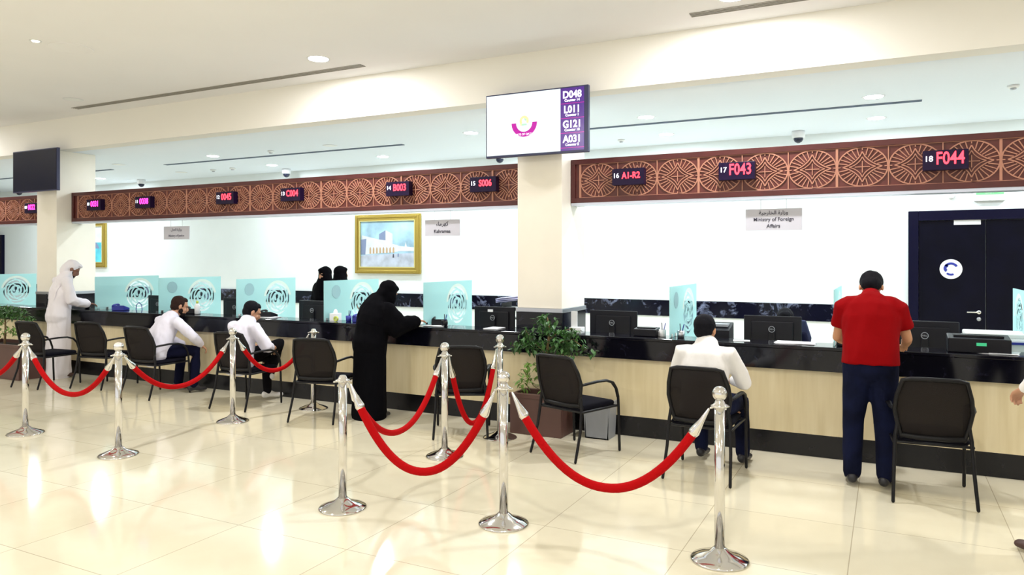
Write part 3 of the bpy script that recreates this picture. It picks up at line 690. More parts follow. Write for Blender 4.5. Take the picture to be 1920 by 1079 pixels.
# staff chairs behind the counter
def staff_chair(x, y, rz, label):
    t = thing('office_chair', label, 'chair', (x, y, 0), rz, 'staff chairs behind the counter')
    bm = BM(); tube(bm, [(-.17, -.24, .60), (-.20, -.27, .80), (-.16, -.30, 1.03)], [.025]*3); bm.free()
    bm = BM(); prism(bm, [(-.20, .60), (.20, .60), (.24, .85), (.18, 1.05), (-.18, 1.05), (-.24, .85)], -.30, -.26); new('backrest', bm, 'chair_blue', t, bev=.02)
    bm = BM(); box(bm, -.25, .25, -.24, .24, .44, .52); new('seat', bm, 'chair_blue', t, bev=.025)
    bm = BM(); tube(bm, [(0, 0, .10), (0, 0, .44)], .03); box(bm, -.03, .03, -.29, -.2, .42, .46); box(bm, -.03, .03, -.32, -.29, .42, .7); new('gas_column', bm, 'black_plastic', t)
    bm = BM()
    for k in range(5):
        a = 2*PI*k/5; tube(bm, [(0, 0, .1), (.28*math.cos(a), .28*math.sin(a), .07)], .018, seg=8); ell(bm, (.28*math.cos(a), .28*math.sin(a), .032), (.03, .03, .03), seg=10)
    new('star_base', bm, 'black_plastic', t)
staff_chair(-.98, 8.74, PI+.12, 'dark blue office chair of the clerk, its back showing right of the logo monitor'); staff_chair(-2.3, 9.0, PI-.4, 'dark office chair behind the first monitor past the pillar')

# ------------------------------------------------------------------ visitor chairs (local: faces +y)
def visitor_chair(label):
    t = thing('visitor_chair', label, 'chair', (0, 0, 0), 0, 'black mesh visitor chairs at the counter')
    bm = BM(); box(bm, -.235, .235, -.21, .25, .415, .47); o = new('seat', bm, 'seat_fabric', t, smooth=True, bev=.026)
    # mesh back following a kinked profile
    prof = [(-.215, .46, .20), (-.235, .56, .225), (-.245, .66, .245), (-.275, .76, .235), (-.325, .885, .20)]
    bm = BM(); rows = []
    for y, z, w in prof:
        rows.append([bm.verts.new((w*k/4, y-.025*(1-(k/4)**2), z)) for k in range(-4, 5)])
    for a, c in zip(rows, rows[1:]):
        for k in range(8): bm.faces.new([a[k], a[k+1], c[k+1], c[k]])
    o = new('backrest', bm, 'mesh_back', t, smooth=True); md = o.modifiers.new('s', 'SOLIDIFY'); md.thickness = .006
    bm = BM()
    L_ = [(-w, y, z) for y, z, w in prof]; R_ = [(w, y, z) for y, z, w in prof]
    ycap = prof[-1][0]
    tube(bm, L_+[(-.15, ycap-.012, .897), (0, ycap-.025, .90), (.15, ycap-.012, .897)]+R_[::-1], .0155, seg=8)
    tube(bm, [(-.2, -.215, .47), (-.1, -.235, .465), (.1, -.235, .465), (.2, -.215, .47)], .02, seg=8)
    new('back_frame', bm, 'frame_black', t, smooth=True)
    for s in (-1, 1):
        bm = BM(); tube(bm, [(s*.225, -.235, .56), (s*.24, -.235, .46), (s*.25, -.265, .25), (s*.262, -.345, .014)], [.013, .014, .013, .012], seg=8); new('leg', bm, 'frame_black', t, smooth=True)
        bm = BM(); tube(bm, [(s*.27, .245, .50), (s*.268, .255, .40), (s*.268, .262, .2), (s*.268, .27, .014)], .0125, seg=8); new('leg', bm, 'frame_black', t, smooth=True)
        bm = BM(); tube(bm, [(s*.242, -.245, .655), (s*.265, -.18, .665), (s*.27, -.05, .672), (s*.272, .07, .668), (s*.27, .16, .64), (s*.27, .215, .58), (s*.27, .243, .50)], [(.014, .012)]*2+[(.022, .012)]*3+[(.016, .012)]*2, side=(1, 0, 0), seg=10)
        new('armrest', bm, 'frame_black', t, smooth=True)
    bm = BM(); 
    for s in (-1, 1): tube(bm, [(s*.25, -.24, .42), (s*.26, .25, .42)], .011, seg=8)
    tube(bm, [(-.26, .23, .42), (.26, .23, .42)], .011, seg=8); tube(bm, [(-.25, -.235, .42), (.25, -.235, .42)], .011, seg=8); new('seat_frame', bm, 'frame_black', t, smooth=True)
    return t
CH = [(-10.36, 5.92, 5, 'empty black mesh chair, leftmost, beside the brown planter'), (-9.55, 6.24, 10, 'empty black mesh chair in front of the man in white robe'), (-8.36, 6.10, 3, 'black mesh chair under the man whose hand is on his knee'),
      (-6.78, 6.13, 5, 'black mesh chair under the man with crossed legs'), (-5.46, 6.04, 14, 'empty black mesh chair left of the black-robed customer'), (-3.70, 6.16, 28, 'empty black mesh chair left of the central plant, seen from behind'),
      (-2.60, 5.98, -18, 'empty black mesh chair right of the central plant, turned right'), (-1.33, 5.82, -1, 'black mesh chair under the man in white shirt seen from behind'), (.29, 6.03, 4, 'empty black mesh chair right of the man in red')]
CP = []; ch0 = None
for bx_, by_, deg, lab in CH:
    a = math.radians(deg); d = V((-math.sin(a), math.cos(a))); p = V((bx_, by_))+d*.28; CP.append((p.x, p.y, a))
    if ch0 is None: ch0 = visitor_chair(lab); ch0.location = (p.x, p.y, 0); ch0.rotation_euler = (0, 0, a)
    else: dup(ch0, (p.x, p.y, 0), a, lab)

# ------------------------------------------------------------------ rope barriers
def stanchion(x, y, ball, label, zs=1.0):
    t = thing('rope_stanchion', label, 'stanchion', (x, y, 0), 0, 'chrome rope stanchions')
    bm = BM(); lathe(bm, [(.165, 0), (.168, .006), (.16, .014), (.11, .034), (.06, .052), (.036, .075)], seg=36); new('base', bm, 'chrome', t, smooth=True)
    bm = BM(); lathe(bm, [(.03, .06), (.03, .915)], seg=24); new('post', bm, 'chrome', t, smooth=True)
    bm = BM(); lathe(bm, [(.03, .885), (.05, .892), (.052, .900), (.034, .908), (.03, .915), (.026, .925), (.018, .935)], seg=28)
    for k in range(4):
        a = PI/4+k*PI/2; tube(bm, [(.03*math.cos(a), .03*math.sin(a), .893), (.06*math.cos(a), .06*math.sin(a), .889)], .006, seg=6)
    new('collar', bm, 'chrome', t, smooth=True)
    if ball: bm = BM(); ell(bm, (0, 0, .968), (.043, .043, .043), seg=24); new('ball_finial', bm, 'chrome', t, smooth=True)
    return t
ST = {'A': (-7.69, 4.36, 1, 'chrome stanchion with ball top at far left, by the brown planter'), 'B': (-6.11, 4.26, 1, 'chrome stanchion with ball top, second from the left'), 'C': (-6.28, 5.70, 1, 'chrome stanchion with ball top before the crossed-legs man, base visible'),
      'D': (-5.98, 6.62, 0, 'chrome stanchion without a ball, behind an empty chair at the counter'), 'E': (-3.41, 4.07, 0, 'chrome stanchion without a ball, before the black-robed customer'), 'F': (-3.50, 5.55, 1, 'chrome stanchion with ball top before the empty chair left of the plant'),
      'G': (-3.38, 6.37, 1, 'chrome stanchion with ball top nearest the plant and counter'), 'H': (-2.26, 4.31, 1, 'chrome stanchion with ball top, below the central plant'), 'I': (-.87, 4.36, 1, 'chrome stanchion with ball top before the man in white shirt'),
      'Z': (-9.3, 4.4, 1, 'chrome stanchion just outside the left edge')}
for k, (x, y, b_, lab) in ST.items(): stanchion(x, y, b_, lab)
def rope(a, b_, zmin, label, rad=.024):
    p, q = V((*ST[a][:2], .872)), V((*ST[b_][:2], .872)); d = (q-p).normalized(); p = p+d*.062; q = q-d*.062
    t = thing('velvet_rope', label, 'rope', ((p.x+q.x)/2, (p.y+q.y)/2, zmin), 0, 'red velvet ropes'); o = t.location
    Lh = (q-p).length; hd = d
    pts = []; n = 30; dep = p.z-zmin
    for i in range(n+1):
        s = i/n; f = abs(2*s-1)**2.1; pts.append(p+(q-p)*s+V((0, 0, -(1-f)*dep)))
    def cum(k): return sum((pts[i+1]-pts[i]).length for i in range(k))
    tot = cum(n); cut = .10; i0 = next(i for i in range(n) if cum(i) >= cut)
    bm = BM(); tube(bm, [v-V(o) for v in pts[i0:n+1-i0]], rad, seg=12); new('rope', bm, 'rope_red', t, smooth=True)
    for e in (0, 1):
        seq = pts[:i0+1] if e == 0 else pts[::-1][:i0+1]
        bm = BM(); tube(bm, [v-V(o) for v in seq], [.007]+[.010]+[rad*.8]*(len(seq)-3)+[rad+.006] if len(seq) > 3 else [.007]+[rad*.6]*(len(seq)-2)+[rad+.006], seg=12); new('end_cap', bm, 'chrome', t, smooth=True)
rope('Z', 'A', .50, 'red velvet rope running off the left edge'); rope('A', 'B', .47, 'red velvet rope between the two leftmost stanchions'); rope('B', 'C', .50, 'red velvet rope hanging before the man with a hand on his knee')
rope('C', 'D', .50, 'dark red velvet rope before the crossed-legs man'); rope('E', 'F', .38, 'red velvet rope hanging before the black-robed customer'); rope('F', 'G', .22, 'deep-hanging red velvet rope before the empty chair by the plant')
rope('E', 'H', .30, 'thick red velvet rope in front, below the black-robed customer', .028); rope('H', 'I', .33, 'thick red velvet rope between the two front stanchions at right', .028)

# ------------------------------------------------------------------ plants
def planter(x, y, w, d, h, label):
    t = thing('square_planter', label, 'planter', (x, y, 0))
    bm = BM(); a, b_ = w/2, d/2
    for q in ((-a, a, -b_, -b_+.03), (-a, a, b_-.03, b_), (-a, -a+.03, -b_+.03, b_-.03), (a-.03, a, -b_+.03, b_-.03)): box(bm, *q, .0, h)
    box(bm, -a+.03, a-.03, -b_+.03, b_-.03, 0, .03); new('planter_box', bm, 'planter_brown', t, bev=.006)
    mbox('planter_rim', (-a-.008, a+.008, -b_-.008, -b_+.035, h-.04, h+.006), 'planter_brown', t, bev=.004)
    mbox('soil', (-a+.03, a-.03, -b_+.035, b_-.03, h-.14, h-.05), 'soil', t)
def plant(x, y, z0, blobs, trunk, branches, n, label, seed, lsz=.062):
    rnd = random.Random(seed)
    t = thing('ficus_plant', label, 'plant', (x, y, z0))
    bm = BM(); tube(bm, trunk, [.018]+[.014]*(len(trunk)-2)+[.006], seg=8)
    for br in branches: tube(bm, br, [.005]+[.003]*(len(br)-1), seg=6)
    new('trunk', bm, 'bark', t, smooth=True)
    for mi, m_ in ((0, 'leaf'), (1, 'leaf_light')):
        bm = BM()
        for c, r, k, li in blobs:
            if li != mi: continue
            for _ in range(int(n*k)):
                v = V((rnd.gauss(0, 1), rnd.gauss(0, 1), rnd.gauss(0, 1))).normalized()*(rnd.random()**.45)
                p = V(c)+V((v.x*r[0], v.y*r[1], v.z*r[2])); s = lsz*rnd.uniform(.7, 1.3)
                M = Matrix.Translation(p) @ Matrix.Rotation(rnd.uniform(0, 2*PI), 4, 'Z') @ Matrix.Rotation(rnd.uniform(-.2, 1.3), 4, 'Y')
                q = [M @ V(w_) for w_ in ((0, 0, 0), (s*.4, s*.26, .0), (s, 0, -s*.12), (s*.4, -s*.26, .0), (s*.45, 0, -s*.07))]
                q = [bm.verts.new(w_) for w_ in q]; bm.faces.new([q[0], q[1], q[4]]); bm.faces.new([q[1], q[2], q[4]]); bm.faces.new([q[2], q[3], q[4]]); bm.faces.new([q[3], q[0], q[4]])
        new('foliage', bm, m_, t)
planter(-3.11, 6.78, .56, .36, .40, 'square brown planter at the foot of the central pillar')
plant(-3.05, 6.76, .34, [((-.02, 0, .76), (.13, .12, .12), 1.0, 0), ((-.22, .02, .60), (.12, .10, .14), 1, 0), ((.20, 0, .58), (.20, .12, .15), 1.3, 0), ((-.03, 0, .55), (.26, .15, .10), .9, 0), ((.22, 0, .70), (.14, .10, .05), .35, 0), ((.42, 0, .50), (.12, .05, .05), .15, 0), ((-.36, 0, .52), (.08, .05, .07), .2, 0),
      ((.02, -.02, .22), (.12, .10, .17), 1.2, 1), ((-.24, -.02, .18), (.10, .08, .15), .5, 1), ((-.17, 0, .34), (.10, .06, .05), .18, 1), ((.14, -.03, .12), (.08, .06, .08), .3, 1)],
      [(.0, 0, 0), (.01, 0, .2), (-.01, .01, .45), (.03, 0, .70), (.0, 0, .82)], [[(0, 0, .45), (-.15, .02, .55), (-.25, .02, .68)], [(.01, 0, .5), (.15, 0, .58), (.3, 0, .62)], [(0, 0, .05), (-.15, 0, .12), (-.26, -.02, .28)], [(.02, 0, .6), (.12, 0, .68), (.26, 0, .72)], [(.3, 0, .6), (.42, 0, .52)]], 150,
      'leafy green ficus in the brown planter before the central pillar', 3)
planter(-11.75, 6.45, 1.3, .5, .50, 'wide brown planter at the left edge behind the first stanchion')
plant(-12.0, 6.5, .45, [((.05, 0, .50), (.55, .15, .11), 3.5, 0), ((-.35, 0, .40), (.35, .14, .13), 1.5, 1), ((.3, 0, .24), (.12, .1, .09), .5, 1), ((.62, 0, .42), (.12, .08, .05), .3, 0), ((-.05, -.02, .22), (.15, .1, .12), .3, 1), ((.75, 0, .28), (.06, .06, .08), .2, 1)],
      [(0, 0, 0), (.02, 0, .25), (0, 0, .5)], [[(0, 0, .3), (.2, 0, .42), (.5, 0, .5)], [(0, 0, .3), (-.2, 0, .4), (-.5, 0, .46)], [(0, 0, .15), (.2, 0, .22), (.35, 0, .26)], [(.4, 0, .45), (.62, 0, .42), (.75, 0, .32)]], 170, 'low leafy green plant in the planter at the left edge', 5, .06)
bm = BM(); prism(bm, [(-.12, 0), (.12, 0), (.14, .36), (.125, .36), (.108, .012), (-.108, .012), (-.125, .36), (-.14, .36)], -.1, .1); box(bm, -.12, .12, -.1, -.09, .0, .34); box(bm, -.12, .12, .09, .1, 0, .34)
tag(new('waste_bin', bm, 'grey_plastic', loc=(-2.52, 6.85, 0)), 'blue-grey bin under the counter behind the chair right of the plant', 'bin')

# ------------------------------------------------------------------ people
def voxel(bm, name, m, size, parent, smooth=4, fold=0, fscale=6, seed=0, mats=None):
    bmesh.ops.recalc_face_normals(bm, faces=bm.faces)
    me = bpy.data.meshes.new('tmp'); bm.to_mesh(me); bm.free(); o = bpy.data.objects.new('tmp', me); COL.objects.link(o)
    md = o.modifiers.new('r', 'REMESH'); md.mode = 'VOXEL'; md.voxel_size = size
    sm = o.modifiers.new('s', 'SMOOTH'); sm.factor = .6; sm.iterations = smooth
    dg = bpy.context.evaluated_depsgraph_get(); me2 = bpy.data.meshes.new_from_object(o.evaluated_get(dg))
    bpy.data.objects.remove(o); bpy.data.meshes.remove(me)
    if fold:
        for v in me2.vertices:
            p = V((v.co.x*1.6, v.co.y*1.6, v.co.z*.55))*fscale
            v.co += v.normal*fold*(noise.noise(p+V((seed, 0, 0)))+.5*noise.noise(p*2.3))
    me2.name = name; me2.materials.clear(); me2.materials.append(MATS[m])
    for p in me2.polygons: p.use_smooth = True
    q = bpy.data.objects.new(name, me2); COL.objects.link(q); q.parent = parent
    return q
def frame(f, up=(0, 0, 1)):
    f = V(f).normalized(); r = f.cross(V(up)).normalized(); u = r.cross(f); return r, f, u
def head(bm, c, f, s=1.0):
    r, f, u = frame(f); R = Matrix((r, f, u)).transposed(); c = V(c)
    def w(x, y, z): return c+R @ V((x, y, z))*s
    ell(bm, w(0, -.012, .028), (.076*s, .096*s, .090*s), R, 20)          # cranium
    ell(bm, w(0, .025, -.035), (.060*s, .068*s, .085*s), R, 20)          # face and jaw
    ell(bm, w(0, .060, -.090), (.030*s, .026*s, .022*s), R, 12)          # chin
    tube(bm, [w(0, .086, .012), w(0, .104, -.022), w(0, .100, -.034)], [.009*s, .014*s, .015*s], seg=8)   # nose
    for e in (-1, 1):
        ell(bm, w(e*.030, .080, .026), (.026*s, .012*s, .009*s), R, 10)    # brow
        ell(bm, w(e*.034, .068, -.030), (.022*s, .018*s, .022*s), R, 10)   # cheek
        ell(bm, w(e*.078, -.006, -.008), (.010*s, .020*s, .032*s), R, 10)  # ear
    ell(bm, w(0, .088, -.058), (.024*s, .010*s, .006*s), R, 10); ell(bm, w(0, .086, -.069), (.021*s, .010*s, .007*s), R, 10)  # lips
    return w, R
def hand(bm, wr, d, n, side, curl=.5, s=1.0):
    """wrist, direction of the fingers, palm normal; side = +1 thumb towards d x n"""
    wr = V(wr); d = V(d).normalized(); n = V(n); n = (n-d*n.dot(d)).normalized(); w_ = d.cross(n)*side
    tube(bm, [wr, wr+d*.045*s, wr+d*.085*s], [(.026*s, .018*s), (.038*s, .015*s), (.040*s, .013*s)], side=w_, seg=12)
    for k, (o, ln) in enumerate(((.030, .075), (.010, .084), (-.010, .078), (-.030, .060))):
        p = wr+d*.082*s+w_*o*s; a = curl*(.35+.08*k); pts = [p-d*.02*s, p]
        dirn = d
        for seg_ in (.45, .30, .25):
            dirn = (d*math.cos(a)+n*math.sin(a)); p = p+dirn*ln*seg_*s; pts.append(p.copy()); a += curl*.75
        tube(bm, pts, [.0098*s, .0096*s, .009*s, .0084*s, .0074*s], seg=8)
    b = wr+d*.025*s+w_*.028*s
    tube(bm, [b, b+(d*.6+w_*.8)*.032*s, b+(d*.6+w_*.8)*.032*s+(d*.9+w_*.25+n*.3).normalized()*.045*s], [.013*s, .0115*s, .0085*s], seg=8)
def person(label, loc, rz, J, skin='skin', s=1.05):
    t = thing('person', label, 'person', loc, rz); g = J
    bm = BM(); w, R = head(bm, g['head'], g['face'], s)
    nk, ch, pl = V(g['neck']), V(g['chest']), V(g['pel'])
    tube(bm, [nk-V((0, 0, .03)), nk, V(g['head'])-V((0, 0, .03))-V(g['face']).normalized()*.02], [(.075, .06), (.056, .056), (.052, .052)], side=(1, 0, 0))
    wt = g.get('wt', 1.0)
    tube(bm, [pl-V((0, 0, .03)), pl+(ch-pl)*.35, ch, ch+(nk-ch)*.7], [(.155*wt, .10*wt), (.135*wt, .095*wt), (.165, .105), (.10, .07)], side=(1, 0, 0), seg=20)
    for e, q in ((-1, 'L'), (1, 'R')):
        sh, el_, wr = V(g['sh'+q]), V(g['el'+q]), V(g['wr'+q])
        tube(bm, [ch+(nk-ch)*.4+V((e*.05, 0, 0)), sh, sh+(el_-sh)*.4, el_], [.05, .050, .045, .037], seg=12)
        tube(bm, [el_, el_+(wr-el_)*.35, wr], [.037, .039, .026], seg=12)
        hd = g.get('hd'+q, (wr-el_)); hn = g.get('hn'+q, (0, 0, -1)); hand(bm, wr-(wr-el_).normalized()*.01, hd, hn, g.get('ts'+q, e), g.get('curl', .5))
        hp = pl+V((e*.09, 0, -.01)); kn, an, to = V(g['kn'+q]), V(g['an'+q]), V(g['to'+q])
        tube(bm, [hp, hp+(kn-hp)*.4, kn], [.082, .074, .052], seg=14); tube(bm, [kn, kn+(an-kn)*.35, an], [.050, .052, .034], seg=14)
        tube(bm, [an-V((0, 0, .03)), an+(to-an)*.5-V((0, 0, .02)), to], [(.034, .034), (.038, .028), (.036, .018)], side=(1, 0, 0), seg=12)
    voxel(bm, 'body', skin, .0068, t, smooth=2)
    for e in (-1, 1):
        bm = BM(); ell(bm, w(e*.031, .0845, .008), (.0085, .005, .006), R, 10); new('eye', bm, 'eye', t, smooth=True)
    return t, w, R
def hair(t, w, R, m='hair', s=1.04, low=0):
    bm = BM(); ell(bm, w(0, -.026, .036+low), (.086*s, .094*s, .090*s), R, 20); ell(bm, w(0, -.045, -.012), (.076*s, .066*s, .068*s), R, 18); ell(bm, w(0, .022, .080), (.062*s, .050*s, .038*s), R, 16)
    for e in (-1, 1): ell(bm, w(e*.073, .012, .022), (.008, .016, .032), R, 10)
    return voxel(bm, 'hair', m, .007, t, 2, fold=.004, fscale=18)
def beard(t, w, R):
    bm = BM(); ell(bm, w(0, .050, -.085), (.050, .050, .036), R, 14)
    for e in (-1, 1): ell(bm, w(e*.052, .020, -.055), (.016, .030, .040), R, 12)
    ell(bm, w(0, .094, -.048), (.024, .007, .006), R, 10); voxel(bm, 'beard', 'beard', .006, t, 2)
def torso_cloth(bm, g, wt=1.0, hem=.0, ex=.018):
    nk, ch, pl = V(g['neck']), V(g['chest']), V(g['pel'])
    up = (ch-pl).normalized()
    tube(bm, [pl-up*hem, pl+(ch-pl)*.4, ch-(ch-pl)*.12, ch+(nk-ch)*.3, nk-(nk-ch)*.12], [((.168+ex)*wt, (.12+ex)*wt), ((.150+ex)*wt, (.108+ex)*wt), (.172+ex, .112+ex), (.160+ex, .098+ex), (.076+ex, .068+ex)], side=(1, 0, 0), seg=24)
def sleeves(bm, g, short=0, r=(.066, .060, .054, .047)):
    nk, ch = V(g['neck']), V(g['chest'])
    for e, q in ((-1, 'L'), (1, 'R')):
        sh, el_, wr = V(g['sh'+q]), V(g['el'+q]), V(g['wr'+q])
        if short > 1: tube(bm, [ch+(nk-ch)*.45+V((e*.05, 0, 0)), sh, sh+(el_-sh)*.5, el_, el_+(wr-el_)*.2], [.062, r[0], r[1], r[2], r[3]], seg=16)
        elif short: tube(bm, [ch+(nk-ch)*.45+V((e*.05, 0, 0)), sh, sh+(el_-sh)*short], [.062, r[0], r[1]+.004], seg=16)
        else:
            tube(bm, [ch+(nk-ch)*.45+V((e*.05, 0, 0)), sh, sh+(el_-sh)*.5, el_, el_+(wr-el_)*.5, wr-(wr-el_).normalized()*.015], [.062, r[0], r[1], r[2], r[3], r[3]-.008], seg=16)
def legs(bm, g, r=(.108, .095, .075, .066, .058), wt=1.0):
    pl = V(g['pel']); tube(bm, [pl-V((0, 0, .05)), pl+V((0, 0, .07))], [(.165*wt, .118*wt), (.160*wt, .112*wt)], side=(1, 0, 0), seg=20)
    for e, q in ((-1, 'L'), (1, 'R')):
        hp = pl+V((e*.088, 0, -.01)); kn, an = V(g['kn'+q]), V(g['an'+q])
        tube(bm, [hp, hp+(kn-hp)*.5, kn, kn+(an-kn)*.4, an], list(r), seg=16)
def shoes(t, g, m='shoe_black'):
    for q in 'LR':
        an, to = V(g['an'+q]), V(g['to'+q]); d = (to-an); d.z = 0; d.normalize(); dn = (to-an).normalized()
        bm = BM(); base = an-V((0, 0, .045)); 
        tube(bm, [an-d*.035-V((0, 0, .035)), an+d*.03-V((0, 0, .03)), an+dn*.10-V((0, 0, .02)), to+d*.01], [(.040, .045), (.044, .044), (.049, .032), (.040, .024)], side=d.cross(V((0, 0, 1))), seg=14)
        voxel(bm, 'shoe', m, .008, t, 2)
def collar(t, g, m, r=.066):
    nk = V(g['neck']); up = (V(g['head'])-nk).normalized(); bm = BM()
    tube(bm, [nk-up*.04, nk, nk+up*.035], [(r+.026, r+.020), (r+.012, r+.008), (r+.004, r)], side=(1, 0, 0), seg=20, dome=False); new('collar', bm, m, t, smooth=True)

# 1. seated man, hand on his knee
x, y, a = CP[2]
g = dict(pel=(0, -.07, .57), chest=(0, .09, .86), neck=(0, .18, 1.00), head=(.02, .27, 1.13), face=(.28, 1, -.35), shL=(-.21, .11, .94), elL=(-.29, .25, .70), wrL=(-.17, .40, .60), shR=(.21, .13, .94), elR=(.29, .32, .74), wrR=(.20, .46, .62),
         knL=(-.15, .38, .53), anL=(-.13, .32, .10), toL=(-.13, .46, .04), knR=(.16, .42, .54), anR=(.20, .36, .10), toR=(.22, .50, .04), hnL=(0, .2, -1), hnR=(0, .2, -1), hdR=(.1, .6, -.55), hdL=(0, .6, -.5), curl=.7)
t, w, R = person('seated man in white shirt and navy trousers, right hand on his knee', (x-.01, y+.02, 0), a-.28, g, 'skin'); hair(t, w, R, 'hair_brown'); beard(t, w, R)
bm = BM(); torso_cloth(bm, g, 1.2, .03, .028); sleeves(bm, g, 0, (.072, .068, .062, .056)); voxel(bm, 'shirt', 'shirt_white', .012, t, 4, .012, 7, 1); collar(t, g, 'shirt_white')
bm = BM(); legs(bm, g); voxel(bm, 'trousers', 'trousers_navy', .012, t, 4, .007, 7, 2); shoes(t, g)
# 2. seated man with crossed legs
x, y, a = CP[3]
g = dict(pel=(0, -.08, .57), chest=(-.04, -.01, .87), neck=(-.05, .08, 1.00), head=(-.05, .13, 1.105), face=(.35, 1, -.55), shL=(-.25, .0, .93), elL=(-.28, .10, .68), wrL=(-.06, .30, .66), shR=(.17, .03, .93), elR=(.27, .14, .69), wrR=(.12, .34, .66),
         knL=(-.13, .38, .53), anL=(-.08, .36, .10), toL=(-.06, .53, .045), knR=(.08, .43, .70), anR=(-.10, .42, .32), toR=(-.19, .48, .26), hdL=(.5, .7, 0), hdR=(-.4, .8, 0), curl=.6)
t, w, R = person('seated man in white shirt with black trousers and crossed legs', (x-.08, y+.02, 0), a-.30, g, 'skin'); hair(t, w, R)
bm = BM(); torso_cloth(bm, g, 1.18, .05, .028); sleeves(bm, g, 1.25, (.075, .075, .072, .066)); voxel(bm, 'shirt', 'shirt_white', .012, t, 4, .012, 7, 5); collar(t, g, 'shirt_white')
bm = BM(); legs(bm, g, (.10, .088, .072, .060, .050)); voxel(bm, 'trousers', 'trousers_black', .012, t, 4, .005, 7, 3); shoes(t, g, 'shoe_white')
# 3. seated man from behind
x, y, a = CP[7]
g = dict(pel=(0, -.06, .57), chest=(0, -.04, .91), neck=(0, .02, 1.06), head=(-.025, .07, 1.16), face=(.12, 1, -.25), shL=(-.20, -.03, .985), elL=(-.27, .06, .73), wrL=(-.17, .30, .70), shR=(.20, -.03, .985), elR=(.28, .10, .74), wrR=(.16, .32, .72),
         knL=(-.15, .40, .53), anL=(-.14, .42, .10), toL=(-.14, .58, .04), knR=(.20, .40, .53), anR=(.22, .38, .10), toR=(.23, .55, .04), curl=.5)
t, w, R = person('seated man in white shirt seen from behind, short black hair', (x, y, 0), a, g, 'skin_warm'); hair(t, w, R)
bm = BM(); torso_cloth(bm, g, 1.06, .04, .024); sleeves(bm, g, 0, (.070, .066, .064, .052)); voxel(bm, 'shirt', 'shirt_cream', .012, t, 4, .007, 7, 8); collar(t, g, 'shirt_cream')
bm = BM(); legs(bm, g); voxel(bm, 'jeans', 'jeans', .012, t, 4, .006, 7, 4); shoes(t, g)
# 4. standing man in the red polo
g = dict(pel=(0, .03, .94), chest=(0, .12, 1.28), neck=(0, .22, 1.45), head=(.0, .31, 1.52), face=(.0, .55, -.8), shL=(-.18, .13, 1.385), elL=(-.245, .20, 1.12), wrL=(-.17, .44, 1.05), shR=(.18, .13, 1.385), elR=(.255, .20, 1.13), wrR=(.24, .45, 1.045),
         knL=(-.12, .05, .51), anL=(-.13, .0, .10), toL=(-.15, .15, .04), knR=(.10, .05, .51), anR=(.10, -.01, .10), toR=(.13, .14, .04), hdL=(.3, .9, -.1), hdR=(-.1, .9, -.1), curl=.6, wt=1.05)
t, w, R = person('standing man in red polo shirt and dark jeans leaning on the counter', (-.12, 6.30, 0), 0, g, 'skin_warm'); hair(t, w, R)
bm = BM()
tube(bm, [(0, .03, .935), (0, .035, 1.03), (0, .06, 1.14), (0, .10, 1.28), (0, .13, 1.36), (0, .165, 1.415), (0, .20, 1.45)], [(.205, .150), (.20, .145), (.198, .140), (.215, .142), (.205, .125), (.135, .10), (.078, .075)], side=(1, 0, 0), seg=26, dome=False)
for e, q in ((-1, 'L'), (1, 'R')):
    sh, el_ = V(g['sh'+q]), V(g['el'+q]); d_ = (el_-sh).normalized()
    tube(bm, [V((e*.08, .145, 1.395)), V((e*.15, .135, 1.385)), sh+V((e*.015, 0, -.02)), sh+d_*.10, sh+d_*.19], [.068, .074, .074, .071, .070], seg=16, dome=False)
voxel(bm, 'polo_shirt', 'polo_red', .010, t, 5, .010, 6, 11); collar(t, g, 'polo_collar', .064)
bm = BM(); legs(bm, g, (.112, .098, .078, .072, .066), 1.03); voxel(bm, 'jeans', 'jeans', .012, t, 4, .008, 6, 6); shoes(t, g)
# 5. standing man in white robe and head cloth
g = dict(pel=(0, .02, .95), chest=(0, .07, 1.30), neck=(0, .12, 1.48), head=(.02, .20, 1.60), face=(.3, 1, -.75), shL=(-.19, .07, 1.42), elL=(-.25, .14, 1.15), wrL=(-.12, .36, 1.07), shR=(.19, .07, 1.42), elR=(.26, .12, 1.14), wrR=(.17, .36, 1.08),
         knL=(-.11, .06, .51), anL=(-.12, .0, .10), toL=(-.13, .16, .04), knR=(.11, .04, .51), anR=(.12, .0, .10), toR=(.13, .16, .04), hdL=(.1, 1, -.1), hdR=(-.1, 1, -.1))
t, w, R = person('standing man in long white robe and white head cloth, writing at counter', (-10.93, 6.64, 0), -.25, g, 'skin_dark'); beard(t, w, R)
bm = BM(); torso_cloth(bm, g, 1.08, .05, .03); sleeves(bm, g, 0, (.078, .072, .072, .070))
tube(bm, [(0, .02, .07), (0, .02, .40), (0, .03, .80), (0, .05, 1.05)], [(.215, .165), (.205, .155), (.195, .15), (.19, .15)], side=(1, 0, 0), seg=24)
voxel(bm, 'robe', 'thobe_white', .013, t, 4, .022, 5.5, 14)
bm = BM(); 
r_, f_, u_ = frame(g['face'])
ell(bm, w(0, -.022, .045), (.094, .104, .088), R, 20); ell(bm, w(0, -.070, -.03), (.088, .070, .11), R, 18); ell(bm, w(0, .035, .088), (.074, .062, .030), R, 16)
tube(bm, [(.0, .16, 1.55), (0, .04, 1.44), (0, -.045, 1.28), (0, -.085, 1.08), (0, -.09, .98)], [(.09, .07), (.16, .055), (.155, .035), (.12, .022), (.07, .015)], side=(1, 0, 0), seg=20)
voxel(bm, 'head_cloth', 'thobe_white', .010, t, 3, .008, 8, 15)
bm = BM(); ell(bm, (-.07, -.10, 1.12), (.02, .02, .05)); tube(bm, [(-.10, -.105, 1.22), (-.10, -.115, 1.12), (-.04, -.125, 1.06)], .014, seg=8)
new('strap_bag', bm, 'black_plastic', t, smooth=True)
shoes(t, g, 'sandal')
